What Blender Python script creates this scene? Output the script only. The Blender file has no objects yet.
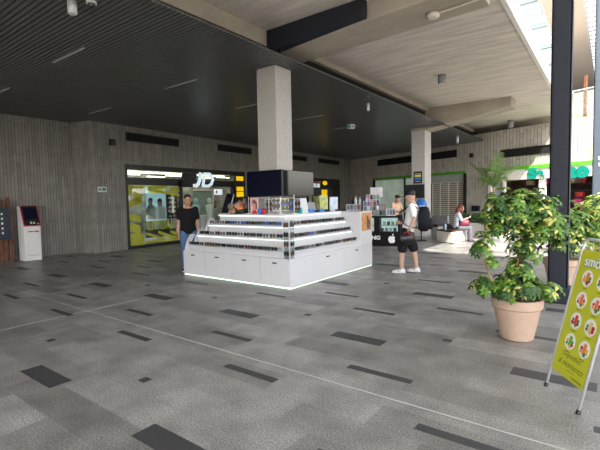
import bpy, bmesh, math, random
from mathutils import Vector, Matrix
random.seed(7)
PI = math.pi
scene = bpy.context.scene
COL = scene.collection
V = Vector

# ------------------------------------------------------------------ materials
_m = {}
def mat(name, col, rough=0.6, metal=0.0, emit=0.0, var=0.08, scale=12.0, spec=0.5, bump=0.0):
    if name in _m: return _m[name]
    m = bpy.data.materials.new(name); m.use_nodes = True
    nt = m.node_tree; b = nt.nodes['Principled BSDF']
    tc = nt.nodes.new('ShaderNodeTexCoord'); n = nt.nodes.new('ShaderNodeTexNoise')
    n.inputs['Scale'].default_value = scale; n.inputs['Detail'].default_value = 4
    nt.links.new(tc.outputs['Object'], n.inputs['Vector'])
    r = nt.nodes.new('ShaderNodeValToRGB')
    r.color_ramp.elements[0].position = .3; r.color_ramp.elements[1].position = .7
    r.color_ramp.elements[0].color = [c*(1-var) for c in col]+[1]
    r.color_ramp.elements[1].color = [min(1, c*(1+var)) for c in col]+[1]
    nt.links.new(n.outputs['Fac'], r.inputs['Fac'])
    nt.links.new(r.outputs['Color'], b.inputs['Base Color'])
    b.inputs['Roughness'].default_value = rough; b.inputs['Metallic'].default_value = metal
    b.inputs['Specular IOR Level'].default_value = spec
    if emit:
        nt.links.new(r.outputs['Color'], b.inputs['Emission Color'])
        b.inputs['Emission Strength'].default_value = emit
    if bump:
        bp = nt.nodes.new('ShaderNodeBump'); bp.inputs['Strength'].default_value = bump
        bp.inputs['Distance'].default_value = .01
        nt.links.new(n.outputs['Fac'], bp.inputs['Height']); nt.links.new(bp.outputs['Normal'], b.inputs['Normal'])
    _m[name] = m
    return m

def glass(name, tint=(.9, .97, .95), gloss=.12):
    if name in _m: return _m[name]
    m = bpy.data.materials.new(name); m.use_nodes = True
    nt = m.node_tree; nt.nodes.remove(nt.nodes['Principled BSDF'])
    out = nt.nodes['Material Output']
    t = nt.nodes.new('ShaderNodeBsdfTransparent'); t.inputs['Color'].default_value = (*tint, 1)
    g = nt.nodes.new('ShaderNodeBsdfGlossy'); g.inputs['Roughness'].default_value = .03
    mx = nt.nodes.new('ShaderNodeMixShader'); mx.inputs[0].default_value = gloss
    nt.links.new(t.outputs[0], mx.inputs[1]); nt.links.new(g.outputs[0], mx.inputs[2])
    nt.links.new(mx.outputs[0], out.inputs['Surface'])
    _m[name] = m
    return m

def brick_mat(name, c1, c2, mortar, bw, bh, msize, vec='zx', offset=.37, rough=.85, bump=.5, spec=.3, speck=0.25, speck_scale=90., stain=.12):
    """planks / pavers laid by a Brick texture in object coordinates"""
    m = bpy.data.materials.new(name); m.use_nodes = True
    nt = m.node_tree; b = nt.nodes['Principled BSDF']; L = nt.links.new
    tc = nt.nodes.new('ShaderNodeTexCoord'); sp = nt.nodes.new('ShaderNodeSeparateXYZ'); cb = nt.nodes.new('ShaderNodeCombineXYZ')
    L(tc.outputs['Object'], sp.inputs[0])
    ax = {'x': 'X', 'y': 'Y', 'z': 'Z'}
    L(sp.outputs[ax[vec[0]]], cb.inputs['X']); L(sp.outputs[ax[vec[1]]], cb.inputs['Y'])
    br = nt.nodes.new('ShaderNodeTexBrick'); L(cb.outputs[0], br.inputs['Vector'])
    br.offset = offset; br.offset_frequency = 2; br.squash = .7; br.squash_frequency = 3
    br.inputs['Color1'].default_value = (*c1, 1); br.inputs['Color2'].default_value = (*c2, 1); br.inputs['Mortar'].default_value = (*mortar, 1)
    br.inputs['Scale'].default_value = 1; br.inputs['Mortar Size'].default_value = msize; br.inputs['Mortar Smooth'].default_value = .3
    br.inputs['Brick Width'].default_value = bw; br.inputs['Row Height'].default_value = bh; br.inputs['Bias'].default_value = 0
    n = nt.nodes.new('ShaderNodeTexNoise'); n.inputs['Scale'].default_value = speck_scale; n.inputs['Detail'].default_value = 3
    L(tc.outputs['Object'], n.inputs['Vector'])
    n2 = nt.nodes.new('ShaderNodeTexNoise'); n2.inputs['Scale'].default_value = 3.2; n2.inputs['Detail'].default_value = 5
    L(tc.outputs['Object'], n2.inputs['Vector'])
    def rng(node, lo, hi):
        mr = nt.nodes.new('ShaderNodeMapRange'); mr.inputs['From Min'].default_value = .3; mr.inputs['From Max'].default_value = .7
        mr.inputs['To Min'].default_value = lo; mr.inputs['To Max'].default_value = hi
        L(node.outputs['Fac'], mr.inputs['Value']); return mr
    a = rng(n, 1-speck, 1+speck); c = rng(n2, 1-stain, 1+stain)
    mu = nt.nodes.new('ShaderNodeMath'); mu.operation = 'MULTIPLY'; L(a.outputs[0], mu.inputs[0]); L(c.outputs[0], mu.inputs[1])
    vm = nt.nodes.new('ShaderNodeVectorMath'); vm.operation = 'SCALE'; L(br.outputs['Color'], vm.inputs[0]); L(mu.outputs[0], vm.inputs['Scale'])
    L(vm.outputs[0], b.inputs['Base Color'])
    b.inputs['Roughness'].default_value = rough; b.inputs['Specular IOR Level'].default_value = spec
    if bump:
        sb = nt.nodes.new('ShaderNodeMath'); sb.operation = 'SUBTRACT'; sb.inputs[0].default_value = 1
        L(br.outputs['Fac'], sb.inputs[1])
        # plank relief: each plank at its own depth
        rgb = nt.nodes.new('ShaderNodeRGBToBW'); L(br.outputs['Color'], rgb.inputs[0])
        ad = nt.nodes.new('ShaderNodeMath'); ad.operation = 'MULTIPLY_ADD'; ad.inputs[1].default_value = 2.5
        L(rgb.outputs[0], ad.inputs[0]); L(sb.outputs[0], ad.inputs[2])
        bp = nt.nodes.new('ShaderNodeBump'); bp.inputs['Strength'].default_value = bump; bp.inputs['Distance'].default_value = .03
        L(ad.outputs[0], bp.inputs['Height']); L(bp.outputs['Normal'], b.inputs['Normal'])
    _m[name] = m
    return m

def board_concrete(name, col, stretch=(1.2, 14, 14), var=.16):
    """board-marked concrete: noise drawn out along the boards"""
    m = bpy.data.materials.new(name); m.use_nodes = True
    nt = m.node_tree; b = nt.nodes['Principled BSDF']; L = nt.links.new
    tc = nt.nodes.new('ShaderNodeTexCoord'); mp = nt.nodes.new('ShaderNodeMapping'); mp.inputs['Scale'].default_value = stretch
    L(tc.outputs['Object'], mp.inputs[0])
    n = nt.nodes.new('ShaderNodeTexNoise'); n.inputs['Scale'].default_value = .8; n.inputs['Detail'].default_value = 6; n.inputs['Roughness'].default_value = .65
    L(mp.outputs[0], n.inputs['Vector'])
    r = nt.nodes.new('ShaderNodeValToRGB'); r.color_ramp.elements[0].position = .3; r.color_ramp.elements[1].position = .68
    r.color_ramp.elements[0].color = [c*(1-var*1.4) for c in col]+[1]; r.color_ramp.elements[1].color = [c*(1+var*.6) for c in col]+[1]
    L(n.outputs['Fac'], r.inputs[0]); L(r.outputs[0], b.inputs['Base Color'])
    b.inputs['Roughness'].default_value = .9; b.inputs['Specular IOR Level'].default_value = .2
    bp = nt.nodes.new('ShaderNodeBump'); bp.inputs['Strength'].default_value = .25; bp.inputs['Distance'].default_value = .01
    L(n.outputs['Fac'], bp.inputs['Height']); L(bp.outputs['Normal'], b.inputs['Normal'])
    _m[name] = m
    return m

def leaf_mat(name, col):
    if name in _m: return _m[name]
    m = mat(name, col, .45, var=.25, scale=9)
    nt = m.node_tree; b = nt.nodes['Principled BSDF']; out = nt.nodes['Material Output']
    tr = nt.nodes.new('ShaderNodeBsdfTranslucent'); mx = nt.nodes.new('ShaderNodeMixShader'); mx.inputs[0].default_value = .3
    r = [n for n in nt.nodes if n.type == 'VALTORGB'][0]
    nt.links.new(r.outputs[0], tr.inputs['Color'])
    nt.links.new(b.outputs[0], mx.inputs[1]); nt.links.new(tr.outputs[0], mx.inputs[2]); nt.links.new(mx.outputs[0], out.inputs['Surface'])
    return m

FLOOR = brick_mat('granite_pavers', (.158, .152, .143), (.265, .256, .243), (.21, .204, .195), .93, .31, .004, 'xy', .43, .40, .0, .5, .55, 80., .24)
DARKP = mat('dark_granite', (.048, .048, .05), .5, var=.5, scale=170)
JOINT = mat('pale_joint', (.42, .41, .39), .8)
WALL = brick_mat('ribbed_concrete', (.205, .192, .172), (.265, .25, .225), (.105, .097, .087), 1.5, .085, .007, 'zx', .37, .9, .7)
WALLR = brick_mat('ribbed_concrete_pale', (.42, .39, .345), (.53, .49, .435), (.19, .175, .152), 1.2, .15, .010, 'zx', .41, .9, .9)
SLAB = board_concrete('board_marked_concrete', (.66, .60, .53), (1.2, 9, 9), .2)
BEAMC = board_concrete('beam_concrete', (.40, .355, .29), (2, 3, 3), .12)
COLC = mat('column_concrete', (.38, .355, .33), .85, var=.12, scale=30, bump=.3)
BLACKC = mat('dark_slat_metal', (.092, .093, .094), .30, var=.04, spec=.9)
SLATB = mat('slat_backing', (.035, .035, .035), .7)
VOID = mat('void_black', (.006, .006, .006), .9)
STEEL = mat('charcoal_steel', (.017, .020, .030), .55, var=.12, spec=.3)
STEELB = mat('bluegrey_steel', (.045, .062, .085), .45, var=.1)
WHITE = mat('white_laminate', (.565, .565, .59), .35, var=.02)
WHITEP = mat('white_plaster', (.78, .74, .68), .8, var=.04)
SOFF = mat('soffit_cream', (.58, .50, .43), .85, var=.05)
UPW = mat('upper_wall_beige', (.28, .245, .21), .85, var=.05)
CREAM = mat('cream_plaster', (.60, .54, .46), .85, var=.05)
BLACK = mat('satin_black', (.012, .012, .013), .35)
BLACKM = mat('matt_black', (.014, .014, .015), .8)
GREY = mat('mid_grey', (.25, .25, .26), .6)
PALEGREY = mat('pale_grey', (.55, .55, .56), .5)
CHROME = mat('brushed_aluminium', (.62, .63, .65), .4, .35, var=.04)
SCREEN = mat('screen_glass', (.006, .009, .022), .06, spec=.8)
SCREENB = mat('screen_navy', (.0015, .003, .014), .3, spec=.15)
LED = mat('led_strip', (.86, 1.0, .93), .5, emit=1.3, var=0)
LEDW = mat('led_lamp', (1, .97, .9), .5, emit=1.2, var=0)
LAMPOFF = mat('lamp_diffuser', (.42, .42, .42), .5)
GLASS = glass('clear_glass')
GLASSG = glass('green_glass', (.92, .97, .95), .06)
WOOD = mat('dark_wood', (.07, .035, .022), .55, var=.35, scale=8)
RUST = mat('rust_wood', (.13, .045, .018), .6, var=.35, scale=6)
TERRA = mat('pale_terracotta', (.44, .31, .235), .7, var=.05)
TERRAO = mat('terracotta', (.55, .24, .12), .75, var=.1)
SOIL = mat('potting_soil', (.05, .035, .025), .95, var=.4, scale=40)
BARK = mat('bark', (.28, .19, .11), .85, var=.3, scale=25)
LIME = mat('lime_print', (.60, .62, .018), .45, var=.03)
GREENN = mat('lime_green_trim', (.10, .40, .025), .5, var=.04)
TEAL = mat('teal_letter', (.0, .21, .16), .45, var=.03)
YEL = mat('jd_yellow', (.40, .41, .035), .5, var=.2, scale=3)
YELL = mat('lit_yellow', (.95, .55, .0), .5, emit=.55, var=.2)
RED = mat('red_enamel', (.60, .02, .04), .4)
PINK = mat('pink_print', (.72, .28, .32), .5, var=.25, scale=15)
BLUE = mat('blue_print', (.03, .16, .55), .35, var=.15)
NAVY = mat('navy_panel', (.012, .018, .035), .5)
ORANGEP = mat('orange_print', (.50, .24, .09), .6, var=.3, scale=9)
LETW = mat('white_letter', (.9, .9, .9), .5, var=0)
LETL = mat('lit_white_letter', (.66, .76, .80), .5, emit=.45, var=0)
SKIN = mat('skin', (.44, .275, .20), .6, var=.05)
SKIN2 = mat('tanned_skin', (.42, .22, .14), .6, var=.05)
HAIRB = mat('black_hair', (.012, .009, .008), .6, var=.3, scale=60)
HAIRR = mat('auburn_hair', (.16, .028, .012), .55, var=.3, scale=60)
TEEB = mat('black_cotton', (.010, .010, .012), .9, spec=.12)
TEEW = mat('white_cotton', (.74, .73, .72), .9, var=.03)
DENIM = mat('blue_denim', (.06, .13, .27), .85, var=.25, scale=30)
SHORT = mat('black_shorts_cloth', (.014, .014, .017), .85, spec=.12)
TROU = mat('grey_trouser_cloth', (.085, .08, .10), .85)
BAGB = mat('navy_nylon', (.010, .011, .016), .6, spec=.12, var=.2)
MAROON = mat('maroon_leather', (.11, .006, .022), .5)
SHIRTP = mat('peach_cotton', (.66, .44, .30), .9, var=.2, scale=20)
LIP = mat('lip', (.35, .10, .08), .5)
EYE = mat('eye', (.02, .015, .012), .2)
LF = [leaf_mat('leaf_dark', (.035, .10, .018)), leaf_mat('leaf_mid', (.12, .25, .03)), leaf_mat('leaf_variegated', (.52, .52, .13))]
LFB = [leaf_mat('leaf_deep', (.06, .16, .03)), leaf_mat('leaf_bright', (.20, .36, .05)), leaf_mat('leaf_lime', (.46, .52, .12))]
HEDGE = [leaf_mat('hedge_dark', (.03, .085, .03)), leaf_mat('hedge_mid', (.06, .15, .045))]
PALM = [leaf_mat('palm_green', (.07, .17, .04)), leaf_mat('palm_pale', (.17, .27, .08))]

# ------------------------------------------------------------------ mesh builder
class MB:
    def __init__(s): s.v = []; s.f = []; s.mi = []
    def add(s, vs, fs, mi=0):
        o = len(s.v); s.v += [tuple(p) for p in vs]
        for f in fs: s.f.append(tuple(i+o for i in f)); s.mi.append(mi)
    def box(s, a, b, mi=0, M=None):
        x0, y0, z0 = a; x1, y1, z1 = b
        vs = [V(p) for p in ((x0,y0,z0),(x1,y0,z0),(x1,y1,z0),(x0,y1,z0),(x0,y0,z1),(x1,y0,z1),(x1,y1,z1),(x0,y1,z1))]
        if M: vs = [M @ p for p in vs]
        s.add(vs, [(0,3,2,1),(4,5,6,7),(0,1,5,4),(1,2,6,5),(2,3,7,6),(3,0,4,7)], mi); return s
    def prism(s, poly, d, mi=0, M=None):
        """polygon (3-D points, planar) extruded by vector d"""
        n = len(poly); d = V(d); a = [V(p) for p in poly]; vs = a+[p+d for p in a]
        if M: vs = [M @ p for p in vs]
        s.add(vs, [tuple(range(n))[::-1], tuple(range(n, 2*n))]+[(i, (i+1) % n, n+(i+1) % n, n+i) for i in range(n)], mi); return s
    def rings(s, rs, mi=0, cap=True):
        n = len(rs[0]); vs = [p for r in rs for p in r]; fs = []
        for k in range(len(rs)-1):
            for i in range(n):
                j = (i+1) % n; fs.append((k*n+i, k*n+j, (k+1)*n+j, (k+1)*n+i))
        if cap: fs += [tuple(range(n))[::-1], tuple(range((len(rs)-1)*n, len(rs)*n))]
        s.add(vs, fs, mi); return s
    def tube(s, pts, r, n=10, mi=0, round_ends=False, flat=1.0):
        pts = [V(p) for p in pts]; r = list(r) if hasattr(r, '__len__') else [r]*len(pts)
        if round_ends:
            d0 = (pts[0]-pts[1]).normalized(); d1 = (pts[-1]-pts[-2]).normalized()
            pts = [pts[0]+d0*r[0]*.85, pts[0]+d0*r[0]*.5]+pts+[pts[-1]+d1*r[-1]*.5, pts[-1]+d1*r[-1]*.85]
            r = [r[0]*.45, r[0]*.85]+r+[r[-1]*.85, r[-1]*.45]
        rs = []; u = None
        for i, p in enumerate(pts):
            a = pts[max(i-1, 0)]; b = pts[min(i+1, len(pts)-1)]; t = (b-a).normalized()
            if u is None:
                u = t.cross(V((0, 0, 1)));
                if u.length < .05: u = t.cross(V((1, 0, 0)))
            u = (u-t*u.dot(t)).normalized(); w = t.cross(u)
            rs.append([p+(u*math.cos(q)+w*math.sin(q)*flat)*r[i] for q in (2*PI*k/n for k in range(n))])
        return s.rings(rs, mi)
    def lathe(s, prof, c=(0, 0, 0), n=24, mi=0):
        c = V(c); return s.rings([[c+V((r*math.cos(2*PI*k/n), r*math.sin(2*PI*k/n), z)) for k in range(n)] for r, z in prof], mi)
    def ell(s, c, r, n=14, m=9, mi=0, M=None):
        c = V(c); rs = []
        for j in range(m):
            t = PI*(j+.5)/m if 0 < j < m-1 else (PI*.03 if j == 0 else PI*.97)
            rs.append([V((r[0]*math.sin(t)*math.cos(2*PI*k/n), r[1]*math.sin(t)*math.sin(2*PI*k/n), -r[2]*math.cos(t))) for k in range(n)])
        if M: rs = [[M @ p for p in q] for q in rs]
        return s.rings([[p+c for p in q] for q in rs], mi)
    def mesh(s, name, mats):
        me = bpy.data.meshes.new(name); me.from_pydata(s.v, [], s.f)
        for m in (mats if isinstance(mats, (list, tuple)) else [mats]): me.materials.append(m)
        me.polygons.foreach_set('material_index', s.mi); me.update()
        b = bmesh.new(); b.from_mesh(me); bmesh.ops.recalc_face_normals(b, faces=b.faces); b.to_mesh(me); b.free()
        return me
    def build(s, name, mats, parent=None, smooth=False, bevel=0.0, remesh=0.0, M=None, loc=None):
        o = bpy.data.objects.new(name, s.mesh(name, mats)); COL.objects.link(o)
        if smooth: o.data.polygons.foreach_set('use_smooth', [True]*len(o.data.polygons))
        if parent: o.parent = parent
        if M is not None: o.matrix_local = M
        if loc is not None: o.location = loc
        if bevel:
            b = o.modifiers.new('bevel', 'BEVEL'); b.width = bevel; b.segments = 2; b.limit_method = 'ANGLE'
        if remesh:
            r = o.modifiers.new('remesh', 'REMESH'); r.mode = 'VOXEL'; r.voxel_size = remesh; r.use_smooth_shade = True
            sm = o.modifiers.new('smooth', 'SMOOTH'); sm.iterations = 4; sm.factor = .5
        return o

def tag(o, label, cat, group=None, kind=None):
    o['label'] = label; o['category'] = cat
    if group: o['group'] = group
    if kind: o['kind'] = kind
    return o
def thing(name, label, cat, loc=(0, 0, 0), rz=0.0, group=None, M=None):
    o = bpy.data.objects.new(name, None); o.empty_display_size = .1; COL.objects.link(o)
    if M is not None: o.matrix_world = M
    else: o.location = loc; o.rotation_euler = (0, 0, rz)
    return tag(o, label, cat, group)
def struct(o, label=None, cat='structure'):
    o['kind'] = 'structure'; o['category'] = cat
    o['label'] = label or o.name.replace('_', ' ')
    return o
def dup(o, label, M=None, loc=None, rz=None, data=None):
    c = o.copy(); COL.objects.link(c); c['label'] = label
    if M is not None: c.matrix_world = M
    if loc is not None: c.location = loc
    if rz is not None: c.rotation_euler = (0, 0, rz)
    if data: c.data = data
    def rec(src, dst):
        for ch in [x for x in src.children]:
            k = ch.copy(); COL.objects.link(k); k.parent = dst; rec(ch, k)
    rec(o, c)
    return c
def text(body, size, m, parent=None, M=None, name='lettering', ext=.004, bold=0.0, align='LEFT', shear=0.0, sx=1.0):
    cu = bpy.data.curves.new(name, 'FONT'); cu.body = body; cu.size = size; cu.extrude = ext; cu.offset = bold
    cu.align_x = align; cu.shear = shear
    t = bpy.data.objects.new(name+'_curve', cu); COL.objects.link(t)
    bpy.context.view_layer.update()
    me = bpy.data.meshes.new_from_object(t.evaluated_get(bpy.context.evaluated_depsgraph_get()))
    bpy.data.objects.remove(t); bpy.data.curves.remove(cu)
    if sx != 1.0:
        for v in me.vertices: v.co.x *= sx
    me.name = name; me.materials.clear(); me.materials.append(m)
    o = bpy.data.objects.new(name, me); COL.objects.link(o)
    if parent: o.parent = parent
    if M is not None: o.matrix_local = M
    return o
def frame(o, x, y, z):
    """matrix from origin and three axes"""
    M = Matrix.Identity(4)
    for i, a in enumerate((V(x).normalized(), V(y).normalized(), V(z).normalized())):
        for j in range(3): M[j][i] = a[j]
    M.translation = V(o); return M
ORD = ['first', 'second', 'third', 'fourth', 'fifth', 'sixth', 'seventh', 'eighth', 'ninth', 'tenth', 'eleventh', 'twelfth', 'thirteenth', 'fourteenth', 'fifteenth', 'sixteenth', 'seventeenth', 'eighteenth', 'nineteenth', 'twentieth']

# ------------------------------------------------------------------ wall frames
JD0 = V((-12.82, 6.38, 0)); JDd = (V((-13.7, 24, 0))-JD0).normalized(); JDn = V((JDd.y, -JDd.x, 0))      # n points into the hall
MJ = frame(JD0, JDd, -JDn, (0, 0, 1))          # local x along wall, local -y into the hall
BK0 = V((-13.6, 24, 0)); BKd = V((9.2, -3.6, 0)).normalized(); BKn = V((-3.6, -9.2, 0)).normalized()
MBK = frame(BK0, BKd, -BKn, (0, 0, 1))
def FM(x, y, z):        # wall-local matrix for lettering standing upright and facing the hall (local -y)
    return frame((x, y, z), (1, 0, 0), (0, 0, 1), (0, -1, 0))

# ------------------------------------------------------------------ floor
f = MB(); f.box((-14.5, -14, -.2), (16, 30, 0), 0)
def slab_at(cx, cy, l, w): f.box((cx-l/2, cy-w/2, -.01), (cx+l/2, cy+w/2, .0015), 1)
for k in range(-1, 8):
    for m in range(-3, 8):
        for (y0, x0, l, w) in ((1.55, -.36, .62, .185), (2.02, -1.38, .09, .085), (2.65, -.72, .61, .085), (3.28, -1.61, .61, .085)):
            x = x0-1.86*m; y = y0+2.46*k
            if x < -13 or y > 21: continue
            if -7.4 < x < -4.2 and 5.4 < y < 9: continue
            slab_at(x, y, l, w)
f.box((-12.5, 2.903, -.01), (6, 2.917, .001), 2); f.box((-6.07, -4, -.01), (-6.05, 5.3, .001), 2)
f.box((-12.5, 9.6, -.01), (6, 9.612, .001), 2)
struct(f.build('floor', [FLOOR, DARKP, JOINT]), 'grey granite paved floor with scattered dark slabs', 'floor')

# ------------------------------------------------------------------ walls
w = MB(); w.box((-13.6, -8, 0), (-13.2, 6.35, 4.75))
o = w.build('wall_left', WALL)
o.data.transform(Matrix.Translation(V((0, 0, 0))))
# put the left wall in a frame with x along the wall so planks stand upright
def wall(name, M, x0, x1, z0, z1, m, th=.35, label=None, holes=()):
    b = MB(); xs = sorted({x0, x1, *[h[0] for h in holes], *[h[1] for h in holes]}); zs = sorted({z0, z1, *[h[2] for h in holes], *[h[3] for h in holes]})
    for a, c in zip(xs, xs[1:]):
        for p, q in zip(zs, zs[1:]):
            cx, cz = (a+c)/2, (p+q)/2
            if any(h[0] < cx < h[1] and h[2] < cz < h[3] for h in holes): continue
            b.box((a, 0, p), (c, th, q))
    o = b.build(name, m); o.matrix_world = M
    return struct(o, label, 'wall')
bpy.data.objects.remove(o)
ML = frame((-13.6, -8, 0), (0, 1, 0), (-1, 0, 0), (0, 0, 1))
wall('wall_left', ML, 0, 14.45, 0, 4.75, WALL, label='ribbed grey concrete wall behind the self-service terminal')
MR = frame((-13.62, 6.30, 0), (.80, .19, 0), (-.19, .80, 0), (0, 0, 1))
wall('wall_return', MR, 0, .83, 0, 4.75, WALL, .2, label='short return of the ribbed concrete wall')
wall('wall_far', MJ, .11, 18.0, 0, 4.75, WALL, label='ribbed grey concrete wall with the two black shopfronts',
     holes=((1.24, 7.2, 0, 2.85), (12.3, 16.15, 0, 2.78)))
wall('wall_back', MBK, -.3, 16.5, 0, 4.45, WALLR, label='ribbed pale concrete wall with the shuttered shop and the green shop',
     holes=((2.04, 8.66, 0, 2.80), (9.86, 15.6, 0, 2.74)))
# upper floor wall, set back behind a terrace
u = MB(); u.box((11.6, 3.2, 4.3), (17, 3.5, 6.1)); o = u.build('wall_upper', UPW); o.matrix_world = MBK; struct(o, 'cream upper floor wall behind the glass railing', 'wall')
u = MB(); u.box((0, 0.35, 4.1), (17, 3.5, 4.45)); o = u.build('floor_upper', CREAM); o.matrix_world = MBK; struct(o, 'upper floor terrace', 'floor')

# ------------------------------------------------------------------ ceilings
c = MB(); c.box((-14, -8, 4.75), (-1.45, 24.2, 5.0)); struct(c.build('ceiling', SLAB), 'pale board-marked concrete ceiling slab', 'ceiling')
c = MB()
c.box((-13.6, -8, 4.115), (-4.72, 24, 4.14), 1)
k = -8.0
while k < 23.6:
    c.box((-13.6, k, 4.1), (-4.70, k+.052, 4.12), 0); k += .075
struct(c.build('ceiling_slats', [BLACKC, SLATB]), 'dark slatted metal ceiling', 'ceiling')
c = MB(); c.box((-5.7, -8, 4.2), (-5.42, 24, 4.75)); struct(c.build('trim_void', VOID), 'black gap above the dark ceiling', 'trim')
c = MB(); c.box((-5.42, -8, 4.47), (-5.27, 6.25, 4.76)); c.box((-5.42, 7.1, 4.63), (-5.3, 14.95, 4.76)); c.box((-5.42, 15.65, 4.63), (-5.3, 21.2, 4.76))
struct(c.build('trim_ledge', BEAMC), 'concrete downstand along the dark ceiling', 'trim')
c = MB(); c.box((-1.5, -8, 4.72), (-1.42, 19.6, 5.08)); struct(c.build('trim_fascia', WHITEP), 'cream edge of the concrete slab', 'trim')
# unseen canopy added over the viewer to block the sun, upper soffit
c = MB(); c.box((-3, -8.5, 9), (6.8, 4.25, 9.3)); struct(c.build('ceiling_shade_canopy', CREAM), 'unseen high canopy added to shade the near floor', 'ceiling')

# beams
def beam(label, y0, y1, x0, x1, zr, zt, ztop=4.76, steps=5, flat=0.0):
    b = MB(); prof = [(x0, ztop), (x1, ztop), (x1, zt)]
    for i in range(1, steps+1):
        t = i/steps; tt = min(1.0, t/(1-flat)); prof.append((x1+(x0-x1)*t, zt+(zr-zt)*tt))
    b.prism([(x, y0, z) for x, z in prof], (0, y1-y0, 0))
    return tag(b.build('concrete_beam', BEAMC, bevel=.015), label, 'beam')
beam('large concrete beam above the sunglasses kiosk, black steel box on its side', 6.25, 7.1, -5.3, -1.55, 4.37, 4.49)
beam('tapered concrete beam running out from the far column by the phone counter', 14.95, 15.68, -5.98, -2.6, 4.0, 4.45, steps=12, flat=.17)
b = MB(); b.prism([(-5.25, 6.09, 4.32), (-3.22, 6.09, 4.47), (-3.22, 6.09, 4.745), (-5.25, 6.09, 4.745)], (0, .15, 0))
t = thing('steel_channel', 'black steel channel fixed along the side of the large concrete beam', 'steel beam', (0, 0, 0))
b.build('channel_box', STEEL, t, bevel=.005)
b = MB(); b.tube([(-5.02, 6.12, 4.36), (-5.2, 6.2, 4.20), (-5.08, 6.2, 4.20), (-4.9, 6.12, 4.37)], .02); b.build('cable', BLACKM, t)
b = MB(); b.box((-3.32, 6.07, 4.43), (-3.20, 6.09, 4.75)); b.build('bracket', BLACKM, t)

# columns
b = MB(); b.box((-5.57, 6.13, 0), (-5.09, 6.61, 4.1))
tag(b.build('concrete_column', COLC, bevel=.012), 'square concrete column rising through the sunglasses kiosk', 'column')
b = MB(); b.box((-5.96, 15.0, 0), (-5.45, 15.65, 4.1))
t = thing('concrete_column', 'concrete column with a poster behind the man with the backpack', 'column', (0, 0, 0)); b.build('shaft', mat('painted_column', (.46, .44, .42), .85), t, bevel=.012)
b = MB(); b.box((-5.98, 14.98, 0), (-5.43, 15.67, .13)); b.build('plinth', GREY, t)

def steel_col(label, x0, x1, y0, y1, m, h=9.0, base=True):
    t = thing('steel_column', label, 'column', ((x0+x1)/2, (y0+y1)/2, 0)); w, d = (x1-x0)/2, (y1-y0)/2
    b = MB(); b.box((-w, -d, 0), (w, -d+.02, h)); b.box((-w, d-.02, 0), (w, d, h)); b.box((-w+.03, -d+.012, 0), (w-.03, d-.012, h))
    b.box((-w, -d, 0), (-w+.02, d, h)); b.box((w-.02, -d, 0), (w, d, h)); b.box((-w+.035, -d-.006, 0), (w-.035, -d, h))
    b.build('shaft', m, t, bevel=.004)
    if base:
        b = MB(); b.box((-w-.025, -d-.03, 0), (w+.025, d+.03, .235)); b.build('base_box', m, t, bevel=.008)
    return t
steel_col('dark steel column standing behind the large potted plant', -.70, -.455, 6.9, 7.12, STEEL)
t = steel_col('blue-grey steel column at the right edge with a small white plate', -.345, .05, 11.85, 12.2, STEELB)
b = MB(); b.box((-.09, -.195, 2.34), (-.02, -.183, 2.42)); b.box((-.08, -.195, 2.2), (-.01, -.183, 2.27)); b.build('number_plate', WHITE, t)

# upper soffit strip, louvres, skylight
c = MB(); c.box((-2.3, 9.5, 9), (-1.0, 40, 9.25)); struct(c.build('ceiling_soffit', SOFF), 'cream soffit strip high over the atrium', 'ceiling')
t = thing('roof_louvre', 'grey slatted sun louvre high up beside the cream soffit', 'louvre', (0, 0, 9.1))
k = 15.0; b = MB()
while k < 40: b.box((-1.0, k, -.06), (.4, k+.22, .06)); k += .62
b.build('slat_row', PALEGREY, t); b = MB(); b.box((-1.0, 14.9, -.1), (-.92, 40, .1)); b.box((.4, 14.9, -.1), (.48, 40, .1)); b.build('side_rail', WHITE, t)
t = thing('skylight', 'glazed skylight with grey bars beyond the slab edge', 'skylight', (0, 0, 9.05))
b = MB()
for y in (12.8, 15.7, 18.6, 21.6, 24.8, 28.2): b.box((-4.6, y, -.05), (-2.3, y+.14, .1))
b.box((-3.35, 10, -.04), (-3.30, 30, .06)); b.build('glazing_bar', mat('glazing_bar_grey', (.22, .25, .29), .5), t)
b = MB(); b.box((-4.6, 10, .1), (-2.3, 30, .112)); b.build('pane', glass('skylight_glass', (.80, .825, .85), .04), t)
t = thing('glass_railing', 'glass railing standing on the cream slab edge', 'railing', (-1.43, 0, 5.08))
b = MB(); b.box((-.006, 6.0, 0), (.006, 18.8, 1.0)); b.build('pane', GLASSG, t)
b = MB(); b.box((-.02, 6.0, 1.0), (.02, 18.8, 1.03)); b.build('handrail', CHROME, t)
t = thing('glass_railing', 'glass railing on the upper terrace above the green shop', 'railing', M=MBK @ Matrix.Translation((0, .15, 4.45)))
b = MB(); b.box((12.2, -.006, 0), (16.4, .006, 1.05)); b.build('pane', GLASSG, t)
b = MB(); b.box((12.2, -.02, 1.05), (16.4, .02, 1.08)); b.build('handrail', CHROME, t)
b = MB(); b.box((13.44, .5, 4.45), (13.54, .6, 6.1)); o = b.build('timber_post', RUST, bevel=.01); o.matrix_world = MBK
tag(o, 'orange timber post behind the upper glass railing', 'post')

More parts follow.
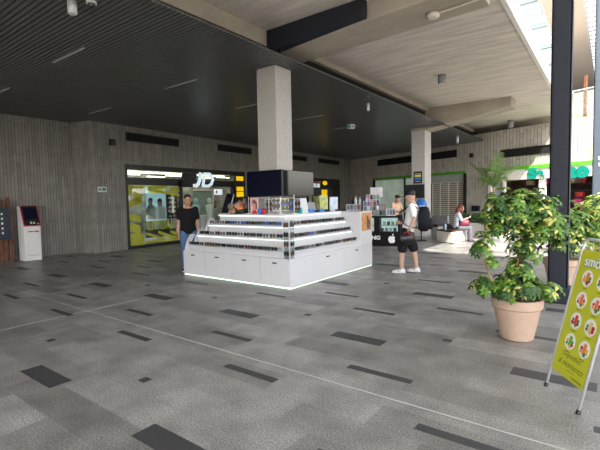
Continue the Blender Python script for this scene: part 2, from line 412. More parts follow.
# ------------------------------------------------------------------ ceiling fittings
LIGHTS = [(-8.1, -6.86, 3.48, 'over the open floor on the left'), (-11.6, -10.5, 3.6, 'at the left edge of the photo'), (-8.01, -6.93, 5.8, 'left of the kiosk column'),
          (-11.88, -10.63, 6.0, 'near the corner of the ribbed wall'), (-8.25, -7.2, 8.25, 'behind the kiosk column, just left of it'), (-8.11, -7.0, 10.65, 'just right of the kiosk column'), (-8.2, -7.1, 13.0, 'farthest back, near the exit sign')]
first = None
for x0, x1, y, lab in LIGHTS:
    lb = 'thin linear ceiling light '+lab
    if first is None:
        first = thing('linear_light', lb, 'ceiling light', ((x0+x1)/2, y, 4.1), 0, 'linear lights in the dark ceiling')
        b = MB(); b.box((-.56, -.02, -.012), (.56, .02, .03)); b.build('housing', GREY, first)
        b = MB(); b.box((-.55, -.014, -.02), (.55, .014, -.012)); b.build('diffuser', LAMPOFF, first)
    else: dup(first, lb, loc=((x0+x1)/2, y, 4.1))
def spot(x, y, z, label, m, r=.07, h=.2):
    t = thing('spotlight', label, 'spotlight', (x, y, z), 0)
    b = MB(); b.lathe([(r*.4, 0), (r, -.005), (r, -h), (r*.8, -h-.005)]); b.build('housing', m, t, True)
    b = MB(); b.lathe([(r*.78, -h-.002), (r*.76, -h-.008)]); b.build('lens', PALEGREY, t)
    return t
spot(-5.46, 2.62, 4.1, 'white cylinder spotlight at the top left of the photo', PALEGREY, .055, .16)
spot(-5.23, 10.14, 4.1, 'white cylinder spotlight next to the green exit sign', PALEGREY, .04, .2)
spot(-5.16, 18.0, 4.1, 'white cylinder spotlight on the dark ceiling beyond the far beam', PALEGREY, .06, .3)
spot(-3.6, 11.16, 4.75, 'dark cylinder spotlight on the concrete ceiling before the tapered beam', GREY, .1, .22)
spot(-3.43, 19.6, 4.75, 'dark cylinder spotlight on the concrete ceiling beyond the tapered beam', GREY, .11, .3)
t = thing('security_camera', 'small dome security camera beside the white cylinder spotlight', 'camera', (-5.29, 2.78, 4.1))
b = MB(); b.lathe([(.06, 0), (.065, -.03), (.05, -.035)]); b.build('mount', PALEGREY, t, True); b = MB(); b.ell((0, 0, -.04), (.045, .045, .045)); b.build('dome', SCREEN, t, True)
t = thing('exit_sign', 'green and white emergency exit sign hanging from the dark ceiling', 'sign', (-6.85, 12.07, 4.1), .5)
b = MB(); b.box((-.12, -.02, -.26), (.12, .02, -.10)); b.build('sign_panel', PALEGREY, t); b = MB(); b.tube([(0, 0, 0), (0, 0, -.12)], .012); b.build('hanger', GREY, t)
b = MB(); b.box((-.11, -.026, -.25), (-.02, -.02, -.12)); b.box((.02, -.026, -.2), (.10, -.02, -.17)); b.build('pictogram', mat('exit_green', (.01, .20, .09), .5), t)
t = thing('smoke_detector', 'white smoke detector with conduit on the large beam side of the ceiling', 'detector', (-2.31, 6.72, 4.435))
b = MB(); b.lathe([(.1, .02), (.1, -.03), (.07, -.05)]); b.build('detector_disc', CREAM, t, True); b = MB(); b.tube([(0, 0, 0), (.68, 0, .04)], .014); b.build('conduit', CREAM, t)

# wall slots, wall boxes
def on(M, o): o.matrix_world = M; return o
def slot(M, x0, x1, z0, z1, label):
    t = thing('air_vent', label, 'vent', M=M @ Matrix.Translation(((x0+x1)/2, 0, (z0+z1)/2)), group='dark slot vents in the ribbed walls'); w, h = (x1-x0)/2, (z1-z0)/2
    b = MB(); b.box((-w, -.02, -h), (w, -.004, h)); b.build('backing', VOID, t)
    b = MB(); b.box((-w, -.05, h-.03), (w, -.0, h)); b.box((-w, -.05, -h), (w, 0, -h+.03)); b.box((-w, -.05, -h), (-w+.03, 0, h)); b.box((w-.03, -.05, -h), (w, 0, h)); b.build('frame', BLACKM, t)
slot(MJ, 1.33, 3.5, 3.62, 3.9, 'long dark slot vent high above the window with two young men')
slot(MJ, 5.55, 7.65, 3.66, 3.93, 'long dark slot vent high on the wall, just left of the kiosk column')
slot(MJ, 10.4, 12.3, 3.66, 3.9, 'long dark slot vent high on the wall, just right of the kiosk column')
slot(MJ, 13.61, 16.0, 3.68, 3.93, 'long dark slot vent near the inner wall corner')
slot(MBK, 2.5, 8.1, 3.5, 3.86, 'very long dark slot vent above the shuttered shop')
slot(MBK, 10.41, 13.2, 3.24, 3.58, 'dark slot vent above the green shop sign, left of the steel column')
t = thing('wall_speaker', 'small black box on the wall corner beside the slot vent', 'speaker', M=MJ @ Matrix.Translation((.78, 0, 3.5)))
b = MB(); b.box((-.08, -.17, -.10), (.08, -.04, .10)); b.build('housing', BLACK, t, bevel=.01); b = MB(); b.box((-.03, -.05, -.04), (.03, 0, .04)); b.build('bracket', GREY, t)
t = thing('wall_speaker', 'small black box high on the pale wall above the palm', 'speaker', M=MBK @ Matrix.Translation((9.0, 0, 3.49)))
b = MB(); b.box((-.08, -.17, -.10), (.08, -.04, .10)); b.build('housing', BLACK, t, bevel=.01); b = MB(); b.box((-.03, -.05, -.04), (.03, 0, .04)); b.build('bracket', GREY, t)
t = thing('wall_sign', 'small white sign on the ribbed wall left of the yellow window', 'sign', M=MJ @ Matrix.Translation((.42, 0, 2.0)))
b = MB(); b.box((-.15, -.015, -.085), (.15, 0, .085)); b.build('plate', WHITE, t); b = MB(); b.box((-.12, -.018, -.03), (-.03, -.015, .03)); b.box((0, -.018, -.04), (.12, -.015, .05)); b.build('pictogram', mat('sign_green', (.02, .22, .12), .5), t)
t = thing('wall_display', 'small black box screen on the pale wall beside the palm planter', 'screen', M=MBK @ Matrix.Translation((9.2, 0, 1.0)))
b = MB(); b.box((-.2, -.1, -.13), (.2, 0, .13)); b.build('housing', BLACK, t, bevel=.008); b = MB(); b.box((-.18, -.105, -.11), (.18, -.1, .11)); b.build('screen', SCREEN, t)

# ------------------------------------------------------------------ sports shop front (wall_far opening x 1.24..7.2)
t = thing('shopfront', 'black sports shop front with yellow striped window and lit JD letters', 'shopfront', M=MJ)
b = MB(); b.box((1.24, .0, 2.68), (7.2, .3, 2.85)); b.box((1.24, 0, 0), (1.34, .3, 2.7)); b.box((7.05, 0, 0), (7.2, .3, 2.7)); b.box((3.6, .05, .0), (3.68, .2, 2.2)); b.box((6.45, .05, 0), (6.5, .2, 2.2))
b.box((1.34, .02, 0), (3.6, .22, .1)); b.build('frame', BLACK, t)
b = MB(); b.box((1.34, .05, 2.17), (7.05, .25, 2.42)); b.build('header_band', BLACK, t)
b = MB(); b.box((1.34, .12, .1), (3.6, .135, 2.17)); b.build('window_pane', GLASS, t)
b = MB(); b.box((1.34, .12, 2.42), (7.05, .135, 2.68)); b.build('transom_pane', GLASS, t)
# yellow stripes on the pane
rr = random.Random(4); b = MB()
def stripe(x, z, w, h, sl): b.prism([(x, .105, z), (x+w, .105, z+sl*w), (x+w, .105, z+sl*w+h), (x, .105, z+h)], (0, .012, 0))
stripe(1.34, 1.75, .22, .40, .6); stripe(1.34, 1.35, .55, .26, .35); stripe(1.34, 1.0, .50, .22, -.25); stripe(1.34, .62, .48, .30, -.3); stripe(1.34, .12, .62, .42, -.12); stripe(1.62, 1.62, .3, .34, -.4)
stripe(2.0, .12, 1.55, .10, .0); stripe(2.05, .42, .75, .10, -.32); stripe(2.55, .42, .8, .12, -.34); stripe(3.1, .40, .45, .12, -.3); stripe(2.2, 2.02, .8, .12, .05); stripe(2.2, 1.98, 1.35, .10, -.16); stripe(3.15, 1.9, .4, .2, .1); stripe(1.5, 2.05, .5, .1, 0)
b.build('striped_graphic', YEL, t)
# window poster with two young men, lettering and shoe wall
p = MB(); p.box((2.24, .30, .9), (3.08, .33, 2.12)); po = p.build('glowing_poster', mat('poster_sky_glow', (.42, .62, .72), .6, emit=.35), t)  # printed poster, given a glow of its own to look brighter
for (px, pz, s, sk) in ((2.40, 1.60, 1.05, 0), (2.80, 1.56, 1.25, 1)):
    b = MB(); b.prism([(px-.16*s, .292, .95), (px+.2*s, .292, .95), (px+.2*s, .292, pz-.22), (px+.07*s, .292, pz-.1), (px-.07*s, .292, pz-.1), (px-.18*s, .292, pz-.25)], (0, .006, 0)); b.build('poster_clothes', GREY if sk == 0 else WHITE, po)
    b = MB(); b.prism([(px+.085*s*math.cos(a), .288, pz+.12*s*math.sin(a)) for a in [2*PI*i/14 for i in range(14)]], (0, .004, 0)); b.build('poster_face', SKIN2, po)
    b = MB(); b.prism([(px+.09*s*math.cos(a), .284, pz+.03+.10*s*math.sin(a)) for a in [PI*(.02+.96*i/9) for i in range(10)]], (0, .004, 0)); b.build('poster_hair', HAIRB, po)
b = MB(); b.box((2.42, .285, 1.90), (2.98, .298, 2.05)); b.build('poster_title', mat('poster_title_glow', (.85, .68, .02), .5, emit=.35), po)  # printed title, glow added like the poster behind it
b = MB(); b.box((2.2, .31, .30), (3.5, .36, .58)); b.build('plinth_panel', BLACKM, t)
text("LIT'UAL", .44, mat('letter_yellow', (.80, .70, .02), .5), t, FM(2.22, .27, .58), 'window_lettering', bold=.010, sx=.80)
b = MB(); b.box((3.12, .3, .95), (3.58, .34, 1.85)); sw = b.build('shoe_wall', BLACKM, t)
for i in range(5):
    for j in range(2):
        b = MB(); b.ell((3.25+.2*j, .28, 1.04+.17*i), (.08, .03, .04), 8, 5); b.build('shoe', WHITE if (i+j) % 2 else PALEGREY, sw)
# lit sign letters on a black box
b = MB(); b.prism([(3.5, -.12, 2.12), (4.1, -.12, 2.12), (4.28, -.12, 2.66), (3.66, -.12, 2.66)], (0, .14, 0)); b.build('sign_box', BLACK, t)
def fat(pts, w): # stroke outline -> boxes along polyline
    q = MB()
    for a, c in zip(pts, pts[1:]):
        a, c = V((a[0], 0, a[1])), V((c[0], 0, c[1])); d = (c-a).normalized(); nrm = V((-d.z, 0, d.x))*w/2
        q.prism([a-nrm-d*w*.3, c-nrm+d*w*.3, c+nrm+d*w*.3, a+nrm-d*w*.3], (0, .05, 0))
    return q
J = [(4.44, 2.66), (4.37, 2.40), (4.30, 2.25), (4.20, 2.18), (4.08, 2.18)]
q = fat(J, .13); q.build('sign_letter', LETL, t, M=Matrix.Translation((0, -.16, 0)))
D = [(4.54, 2.18), (4.66, 2.66), (4.90, 2.66), (5.05, 2.57), (5.08, 2.42), (4.99, 2.26), (4.84, 2.18), (4.56, 2.18)]
q = fat(D, .105); q.build('sign_letter', LETL, t, M=Matrix.Translation((0, -.16, 0)))
# shop interior
b = MB(); b.box((1.0, 3.4, 0), (9.0, 3.5, 2.9)); b.box((1.0, .36, 0), (1.05, 3.5, 2.9)); b.box((9.0, .36, 0), (9.05, 3.5, 2.9)); b.box((1.0, .36, 2.86), (9.05, 3.5, 2.95)); b.build('interior_shell', mat('shop_wall', (.36, .39, .35), .8, var=.55, scale=2.2), t)
b = MB()
for x, z in ((1.5, 2.55), (2.6, 2.5), (3.4, 2.56), (5.0, 2.53), (6.0, 2.58)): b.box((x, .5+.2*(x % 1), z), (x+.75, .6+.2*(x % 1), z+.04))
b.box((1.8, 1.2, 2.80), (8.4, 1.6, 2.84)); b.box((1.8, 2.4, 2.80), (8.4, 2.8, 2.84))  # ceiling panels added as fill to brighten the shop interior
b.build('interior_and_fill_light', mat('warm_light', (1, .90, .72), .5, emit=2.6, var=0), t)
b = MB(); b.box((6.1, 2.2, .15), (7.3, 2.25, 2.1)); b.build('mirror', mat('mirror_green', (.40, .58, .50), .15, .6), t)
b = MB(); b.box((6.1, 2.15, 2.06), (7.36, 2.2, 2.13)); b.box((7.3, 2.15, .1), (7.36, 2.2, 2.08)); b.build('mirror_frame', PALEGREY, t)
for (x, y, m) in ((4.95, 1.6, PALEGREY), (5.35, 1.2, mat('mannequin_teal', (.25, .40, .40), .6)), (5.95, 1.0, mat('mannequin_sage', (.40, .48, .42), .6))):
    b = MB(); b.tube([(x, y, .05), (x, y, .8), (x, y, 1.05), (x, y, 1.35), (x, y, 1.45)], [.14, .17, .14, .21, .09], 10); b.ell((x, y, 1.6), (.09, .1, .13)); b.build('mannequin', m, t, True)
b = MB(); b.box((5.0, 1.9, .0), (5.5, 2.3, 1.3)); b.box((5.6, 1.2, 0), (6.4, 1.8, .95)); b.build('display_unit', WHITE, t)
b = MB()
for i in range(18): x = 4.6+rr.random()*3.6; b.box((x, 2.7, .5+rr.random()*.9), (x+.12, 2.9, 1.6))
b.build('clothes_rail', mat('mixed_clothes', (.20, .16, .12), .9, var=.9, scale=3), t)
b = MB(); b.box((5.6, .3, 1.84), (6.06, .34, 2.08)); tv = b.build('wall_tablet', mat('tablet_screen', (.75, .82, .88), .4, emit=.5), t); b = MB(); b.box((5.68, .295, 1.9), (5.76, .3, 2.02)); b.build('tablet_icon', NAVY, tv)
for z0, z1 in ((2.45, 2.64), (2.0, 2.18), (1.7, 1.96)):
    b = MB(); b.box((6.62, -.03, z0), (6.83, -.005, z1)); b.box((6.85, -.03, z0), (7.06, -.005, z1)); b.build('lit_panel', YELL, t)
b = MB(); b.box((6.55, .0, 0), (7.1, .1, 2.68)); b.build('side_pier', BLACK, t)

# ------------------------------------------------------------------ second black shop (x 12.3..16.15)
t = thing('shopfront', 'black shop front with white lettering behind the kiosk screens', 'shopfront', M=MJ)
b = MB(); b.box((12.3, .0, 2.2), (16.15, .2, 2.78)); b.box((15.2, 0, 0), (16.15, .2, 2.3)); b.box((12.3, 0, 0), (12.5, .2, 2.3)); b.build('frame', BLACKM, t)
b = MB(); b.box((12.4, 2.4, 0), (16.2, 2.5, 2.78)); b.box((12.3, .3, 0), (12.36, 2.5, 2.78)); b.box((16.15, .3, 0), (16.2, 2.5, 2.78)); b.build('interior_shell', BLACKM, t)
text('ORTLES', .30, LETL, t, FM(12.45, -.03, 2.26), 'sign_lettering', ext=.02, bold=.008, sx=1.15)
b = MB(); b.box((12.6, -.03, 2.53), (13.0, -.005, 2.6)); b.box((13.12, -.03, 2.53), (13.75, -.005, 2.6)); b.build('small_lettering', mat('coral_letter', (.7, .2, .10), .5), t)
b = MB(); b.ell((14.22, -.05, 2.52), (.27, .05, .13), 14, 7); b.build('sign_ball', YELL, t, True)
b = MB(); b.box((13.9, -.03, 1.3), (14.5, -.005, 2.13)); b.build('lit_panel', YELL, t)
b = MB(); b.box((13.2, .1, .5), (13.85, .13, 1.75)); b.build('window_poster', mat('poster_lime', (.42, .46, .20), .6, var=.5, scale=4), t)
b = MB(); b.box((12.5, .1, .4), (13.0, .13, 1.9)); b.build('window_poster', mat('poster_sand', (.55, .52, .30), .6, var=.3, scale=4), t)

# ------------------------------------------------------------------ shuttered shop on the back wall (x 2.04..8.66)
t = thing('shopfront', 'shop with a grey roller shutter and green top strip behind the bench', 'shopfront', M=MBK)
b = MB(); b.box((2.04, -.06, 2.68), (8.66, .1, 2.80)); b.build('green_strip', GREENN, t)
for q in ((2.04, 2.2), (4.6, 4.68), (6.3, 6.45), (8.5, 8.66)):
    b = MB(); b.box((q[0], -.02, 0), (q[1], .05, 2.68)); b.build('frame_post', BLACKM, t)
b = MB(); b.box((2.2, .1, 2.3), (8.5, .3, 2.68)); b.build('header', mat('shop_header', (.42, .46, .43), .7), t)
b = MB(); b.box((2.2, .05, 0), (6.3, .07, 2.62)); b.build('window_pane', mat('frosted_glass_glow', (.46, .56, .49), .25, var=.2, scale=1.2, spec=.5, emit=.22), t)  # glow put into the pane to stand for light inside the shop
b = MB()
for i in range(23): b.box((6.45, .16, .05+i*.1), (8.5, .19, .05+i*.1+.062))
for x in (6.45, 6.95, 7.47, 7.99, 8.46): b.box((x, .15, 0), (x+.035, .2, 2.35))
b.build('roller_shutter', mat('shutter_metal', (.66, .62, .55), .6), t)
b = MB(); b.box((2.1, 1.2, 0), (8.6, 1.25, 2.7)); b.build('interior_shell', mat('shop_dim', (.16, .15, .13), .8, var=.4, scale=2), t)

# ------------------------------------------------------------------ green shop on the back wall (x 9.86..15.6)
t = thing('shopfront', 'green edged shop with teal letters behind the potted plants', 'shopfront', M=MBK)
b = MB(); b.box((9.86, -.25, 2.66), (15.6, .1, 2.80)); b.build('green_strip', GREENN, t)
b = MB(); b.box((9.86, -.2, 2.24), (15.6, .1, 2.68)); b.build('fascia', WHITEP, t)
text('Sa', .56, TEAL, t, FM(11.78, -.24, 2.27), 'sign_lettering', ext=.02, bold=.035, sx=1.25)
text('no', .66, TEAL, t, FM(13.22, -.24, 2.24), 'sign_lettering', ext=.02, bold=.06, sx=1.12)
for q in ((12.16, -.15, 12.36), (9.86, -.1, 10.0), (10.55, -.1, 10.65)):
    b = MB(); b.box((q[0], q[1], 0), (q[2], .05, 2.24)); b.build('post', WHITEP, t)
b = MB(); b.box((10.0, .02, 0), (10.55, .05, 2.24)); b.build('door_pane', mat('door_glass', (.35, .40, .42), .2), t)
b = MB(); b.box((9.86, 2.2, 0), (15.6, 2.3, 2.3)); b.box((9.8, .3, 0), (9.86, 2.3, 2.3)); b.box((15.6, .3, 0), (15.66, 2.3, 2.3)); b.box((9.8, .1, 2.25), (15.66, 2.3, 2.3)); b.build('interior_shell', mat('shop_brown', (.10, .055, .035), .8, var=.6, scale=3), t)
rr = random.Random(11)
goods = [mat('goods_magenta', (.55, .03, .22), .5), mat('goods_red', (.45, .03, .03), .5), mat('goods_cream', (.5, .42, .3), .5)]
for i in range(24):
    x = 10.8+rr.random()*4.6; z = .9+.28*rr.randint(0, 4); b = MB(); b.box((x, 1.2, z), (x+.28, 1.4, z+.2)); b.build('shelf_goods', goods[i % 3], t)
b = MB()
for k in range(5): b.box((10.7, 1.1, .86+.28*k), (15.5, 1.5, .89+.28*k))
b.build('shelf', BLACKM, t)

# ------------------------------------------------------------------ sunglasses kiosk
KX0, KX1, KY0, KY1 = -7.28, -4.38, 5.56, 8.64
kt = thing('sunglasses_kiosk', 'white stepped sunglasses kiosk with glowing shelves around the concrete column', 'kiosk', ((KX0+KX1)/2, (KY0+KY1)/2, 0))
KO = V((-(KX0+KX1)/2, -(KY0+KY1)/2, 0)); KM = Matrix.Translation(KO)
def kb(mb, name, m, par=kt, bevel=0, smooth=False):
    # world coords -> kiosk-local mesh
    mb.v = [tuple(V(p)+KO) for p in mb.v]; return mb.build(name, m, par, smooth, bevel)
b = MB(); b.box((KX0+.12, KY0+.12, .0), (KX1-.12, KY1-.12, .08)); kb(b, 'plinth', GREY)
b = MB(); b.box((KX0+.02, KY0+.02, .08), (KX1-.02, KY1-.02, .53)); base = kb(b, 'cabinet_body', WHITE)
for x in (-5.81, -6.6): # feet
    b = MB(); b.box((x-.035, KY0+.03, 0), (x+.035, KY0+.12, .08)); kb(b, 'foot', PALEGREY)
b = MB(); b.box((KX1-.14, KY0+.03, 0), (KX1-.05, KY0+.12, .08)); kb(b, 'foot', PALEGREY)
b = MB(); b.box((KX0+.02, KY0+.004, .010), (KX1-.008, KY0+.02, .032)); b.box((KX1-.02, KY0+.02, .010), (KX1-.004, KY1-.02, .026)); kb(b, 'base_light', mat('led_base', (.80, 1.0, .80), .5, emit=.75, var=0))
hs = [-6.96, -6.23, -5.48, -4.73]; ds = [KX0, -6.6, -5.815, -5.08, KX1]
for i in range(4):
    b = MB(); b.box((ds[i]+.006, KY0, .04), (ds[i+1]-.006, KY0+.02, .525)); d = kb(b, 'cabinet_door', WHITE, bevel=.004)
    b = MB(); b.box((hs[i]-.05, KY0-.012, .435), (hs[i]+.05, KY0, .458)); kb(b, 'handle', BLACK, d)
ys = [KY0, 7.4, KY1]
for i, hy in enumerate((6.75, 7.9)):
    b = MB(); b.box((KX1-.02, ys[i]+.006, .04), (KX1, ys[i+1]-.006, .525)); d = kb(b, 'cabinet_door', WHITE, bevel=.004)
    if hy: b = MB(); b.box((KX1, hy-.05, .435), (KX1+.012, hy+.05, .458)); kb(b, 'handle', BLACK, d)
TRX = [KX1-.04, KX1-.19, KX1-.34, KX1-.47]; TRY = [KY0+.04, KY0+.19, KY0+.34, KY0+.47]; TRL = [KX0+.06, KX0+.22, KX0+.40, KX0+.60]; TZ = [.645, .865, 1.08, 1.285]; YE = 8.10
prev = .53
for k in range(4):
    z = TZ[k]; x1, y0, x0 = TRX[k], TRY[k], TRL[k]
    if k < 3:
        b = MB(); b.box((x0+.03, y0+.03, prev), (x1-.03, YE, z-.03)); kb(b, 'riser', WHITE)
        b = MB(); b.box((x0, y0, z-.03), (x1, YE, z)); kb(b, 'shelf', WHITE, bevel=.003)
    else:
        b = MB()
        for q in (((x0+.03, y0+.03), (x1-.03, 6.11)), ((x0+.03, 6.60), (x1-.03, YE)), ((x0+.03, 6.11), (-5.56, 6.60)), ((-5.08, 6.11), (x1-.03, 6.60))):
            b.box((*q[0], prev), (*q[1], z-.03))
        kb(b, 'riser', WHITE)
        b = MB()
        for q in (((x0, y0), (x1, 6.11)), ((x0, 6.60), (x1, YE)), ((x0, 6.11), (-5.56, 6.60)), ((-5.08, 6.11), (x1, 6.60))):
            b.box((*q[0], z-.03), (*q[1], z))
        kb(b, 'counter_top', WHITE)
    # light strip tucked under the lip of the shelf above
    if k > 0:
        b = MB(); b.box((x0+.02, y0+.012, z-.042), (x1-.02, y0+.027, z-.030)); b.box((x1-.027, y0+.03, z-.042), (x1-.012, YE-.05, z-.030)); kb(b, 'shelf_light', LED)
    # small label rail on the front of the shelf
    if k < 3:
        b = MB(); b.box((x0+.2, y0+.026, prev+.03), (x1-.25, y0+.0305, prev+.034)); b.box((x1-.0305, y0+.3, prev+.03), (x1-.026, YE-.1, prev+.034)); kb(b, 'seam', PALEGREY)
    prev = z
# curved fins at the left ends of the steps
for k in range(3):
    z0 = [.53, .645, .865][k]; x = [KX0+.05, KX0+.17, KX0+.34][k]; y = TRY[k]-.01
    b = MB(); n = 8
    pr = [(x+.14*(i/n)**2.2, y+.05*(i/n), z0+.34*i/n) for i in range(n+1)]
    rings = [[V(p)+V((dx, dy, 0)) for dx, dy in ((-.02, -.01), (.025, -.01), (.025, .1), (-.02, .1))] for p in pr]
    b.rings(rings); kb(b, 'end_fin', WHITE)
# end block at the far right
b = MB(); b.box((KX1-.6, YE, .53), (KX1-.005, KY1, 1.27)); kb(b, 'end_panel', WHITE, bevel=.004)
b = MB(); b.box((KX1-.004, YE+.04, .84), (KX1+.002, KY1-.04, 1.24)); ep = kb(b, 'end_poster', ORANGEP)
b = MB()
b.prism([(KX1+.004, 8.45+.085*math.cos(a), .98+.12*math.sin(a)) for a in [2*PI*i/14 for i in range(14)]], (.003, 0, 0)); b.prism([(KX1+.004, 8.40+.03*math.cos(a), 1.12+.06*math.sin(a)) for a in [2*PI*i/12 for i in range(12)]], (.003, 0, 0)); kb(b, 'poster_figure', mat('poster_dark', (.10, .06, .05), .6, var=.5, scale=12), ep)

# screens on the column
def screen(label, M, w, h, m):
    t = thing('television', label, 'television', M=M)
    b = MB(); b.box((-w/2, 0, -h/2), (w/2, .05, h/2)); b.build('bezel', BLACK, t, bevel=.006)
    b = MB(); b.box((-w/2+.012, -.004, -h/2+.012), (w/2-.012, 0, h/2-.012)); b.build('screen', m, t)
    b = MB(); b.box((-.12, .05, -.1), (.12, .085, .1)); b.build('mount', GREY, t)
screen('wide dark screen on the left face of the kiosk column', frame((-5.35, 6.02, 1.88), (1, 0, 0), (0, 1, 0), (0, 0, 1)), .90, .50, SCREENB)
screen('wide glossy screen on the right face of the kiosk column', frame((-4.99, 6.63, 1.88), (0, 1, 0), (-1, 0, 0), (0, 0, 1)), 1.10, .50, mat('screen_grey', (.13, .125, .12), .04, .9, var=0))

# ------------------------------------------------------------------ sunglasses
def glasses_mesh(name, fm, lm, s=1.0, round_=0):
    b = MB(); w, h = .031*s, (.026 if round_ else .021)*s
    for sx in (-1, 1):
        cx = sx*.036*s; n = 12
        ou = [V((cx+(w+.004)*math.copysign(abs(math.cos(q))**(1 if round_ else .7), math.cos(q)), -.002+.012*abs(math.cos(q))*(1 if sx*math.cos(q) > 0 else 0), .03*s+(h+.004)*math.copysign(abs(math.sin(q))**(1 if round_ else .75), math.sin(q)))) for q in [2*PI*i/n for i in range(n)]]
        b.prism(ou, (0, .004, 0), 0)
        inn = [V((cx+(p.x-cx)*.86, p.y-.0015, .03*s+(p.z-.03*s)*.84)) for p in ou]; b.prism(inn, (0, .007, 0), 1)
        b.tube([(sx*.071*s, .008, .038*s), (sx*.073*s, .07, .036*s), (sx*.068*s, .125, .012)], .0028, 5, 0)
    b.tube([(-.008*s, 0, .036*s), (0, -.003, .039*s), (.008*s, 0, .036*s)], .003, 5, 0)
    return b.mesh(name, [fm, lm])
LENS = [mat('lens_black', (.01, .01, .012), .12), mat('lens_brown', (.07, .03, .015), .12), mat('lens_green', (.015, .04, .03), .12), mat('lens_blue', (.02, .07, .25), .1), mat('lens_smoke', (.05, .05, .06), .12)]
FR = [BLACK, mat('frame_tortoise', (.08, .035, .015), .3, var=.5, scale=60), mat('frame_gold', (.45, .32, .12), .3, .8), mat('frame_blue', (.02, .05, .35), .3), mat('frame_clear', (.5, .5, .52), .3)]
GM = [(glasses_mesh('sunglasses', FR[0], LENS[0]), 'black'), (glasses_mesh('sunglasses', FR[0], LENS[2], 1.03), 'black green-lensed'), (glasses_mesh('sunglasses', FR[1], LENS[1], 1.0, 1), 'tortoiseshell'),
      (glasses_mesh('sunglasses', FR[2], LENS[4], .97, 1), 'thin gold-rimmed'), (glasses_mesh('sunglasses', FR[4], LENS[4]), 'pale grey'), (glasses_mesh('sunglasses', FR[3], LENS[3]), 'blue')]
proto = bpy.data.objects.new('sunglasses', GM[0][0]); pending = [proto]
def put_glasses(M, label, gi, group, big=True):
    if pending: o = pending.pop(); COL.objects.link(o)
    else: o = proto.copy(); COL.objects.link(o)
    o.data = GM[gi][0]; o.matrix_world = M @ Matrix.Diagonal((1.06, 1, 1.35, 1)) if big else M; tag(o, label, 'sunglasses', group)
rr = random.Random(3); rown = ['lowest', 'middle', 'top']
def pick(k, side):
    r = rr.random()
    if k == 2 and side == 'left': return 5 if r < .35 else rr.choice([0, 1, 4])
    return 0 if r < .45 else 1 if r < .68 else 2 if r < .84 else 3 if r < .92 else 4
for k in range(3):
    n = 15-k; x1 = TRX[k]-.16-(.06 if k else .22); x0 = TRL[k]+.12
    for i in range(n):
        x = x1+(x0-x1)*i/(n-1); gi = pick(k, 'left')
        put_glasses(frame((x, TRY[k]+.035, TZ[k]+.002), (1, rr.uniform(-.12, .12), 0), (rr.uniform(-.02, .02), 1, 0), (0, 0, 1)),
                    '%s sunglasses, %s shelf of the kiosk left side, %s from the near corner' % (GM[gi][1], rown[k], ORD[i]), gi, 'sunglasses on the kiosk left side shelves')
    n = 16; y0 = TRY[k]+.22; y1 = YE-.12
    for i in range(n):
        y = y0+(y1-y0)*i/(n-1); gi = pick(k, 'right')
        if k == 1 and i == 4: gi = 5
        put_glasses(frame((TRX[k]-.035, y, TZ[k]+.002), (rr.uniform(-.1, .1), 1, 0), (-1, 0, 0), (0, 0, 1)),
                    '%s sunglasses, %s shelf of the kiosk right side, %s from the near corner' % (GM[gi][1], rown[k], ORD[i]), gi, 'sunglasses on the kiosk right side shelves')
# upright acrylic stand on the near corner
cst = thing('eyewear_stand', 'upright clear eyewear stand on the near corner of the kiosk', 'stand', (KX1-.02, KY0+.02, .53))
b = MB(); b.box((-.13, 0, 0), (.0, .008, .68)); b.box((-.008, .008, 0), (0, .13, .68)); b.build('acrylic_panel', glass('acrylic', (.86, .9, .92), .2), cst)
b = MB(); b.box((-.132, -.002, 0), (-.124, .010, .68)); b.box((-.012, -.002, 0), (.002, .012, .68)); b.box((-.01, .124, 0), (.002, .132, .68)); b.build('edge_strip', PALEGREY, cst)
for i in range(4):
    for side in (0, 1):
        z = .53+.05+.165*i
        gi = [1, 2, 0, 2][(i+side) % 4]
        M = frame((KX1-.085, KY0+.005, z), (1, 0, 0), (0, 1, 0), (0, 0, 1)) if side == 0 else frame((KX1-.005, KY0+.085, z), (0, 1, 0), (-1, 0, 0), (0, 0, 1))
        # temples folded up against the panel: scale depth
        M = M @ Matrix.Diagonal((.72, .1, 1.2, 1))
        put_glasses(M, '%s sunglasses on the %s face of the corner stand, %s row from below' % (GM[gi][1], ('left', 'right')[side], ORD[i]), gi, 'sunglasses on the corner stand')

# ------------------------------------------------------------------ things on the kiosk counter
CZ = 1.285
t = thing('tablet', 'black tablet screen leaning on the left end of the kiosk counter', 'tablet', (-6.62, 6.15, CZ), -.15)
M = Matrix.Rotation(-.28, 4, 'X'); b = MB(); b.box((-.11, 0, .01), (.15, .015, .45), M=M @ Matrix.Rotation(.12, 4, 'Y')); b.build('screen', SCREEN, t)
b = MB(); b.box((.15, 0, .01), (.162, .016, .45), M=M @ Matrix.Rotation(.12, 4, 'Y')); b.box((-.13, -.03, 0), (.18, .12, .012)); b.build('stand', PALEGREY, t)
rr = random.Random(9)
soft = [mat('case_tan', (.36, .21, .14), .8, var=.2), mat('case_pink', (.48, .24, .20), .8, var=.2), mat('case_brown', (.16, .075, .045), .8, var=.2), mat('case_olive', (.20, .18, .11), .8), mat('case_black', (.02, .02, .02), .8), mat('case_orange', (.60, .22, .05), .8)]
sn = ['tan', 'dusty pink', 'brown', 'olive', 'black', 'orange']
pos = [(-6.42, 6.3, 0, 4), (-6.40, 6.18, .1, 3), (-6.30, 6.22, 0, 4), (-6.30, 6.3, .16, 1), (-6.18, 6.2, .04, 0), (-6.12, 6.28, .14, 0), (-6.22, 6.14, .11, 1), (-6.05, 6.2, .1, 2), (-6.02, 6.3, .18, 2), (-6.10, 6.16, 0, 4), (-6.14, 6.15, .07, 5), (-6.34, 6.14, 0, 0), (-6.2, 6.36, .2, 3)]
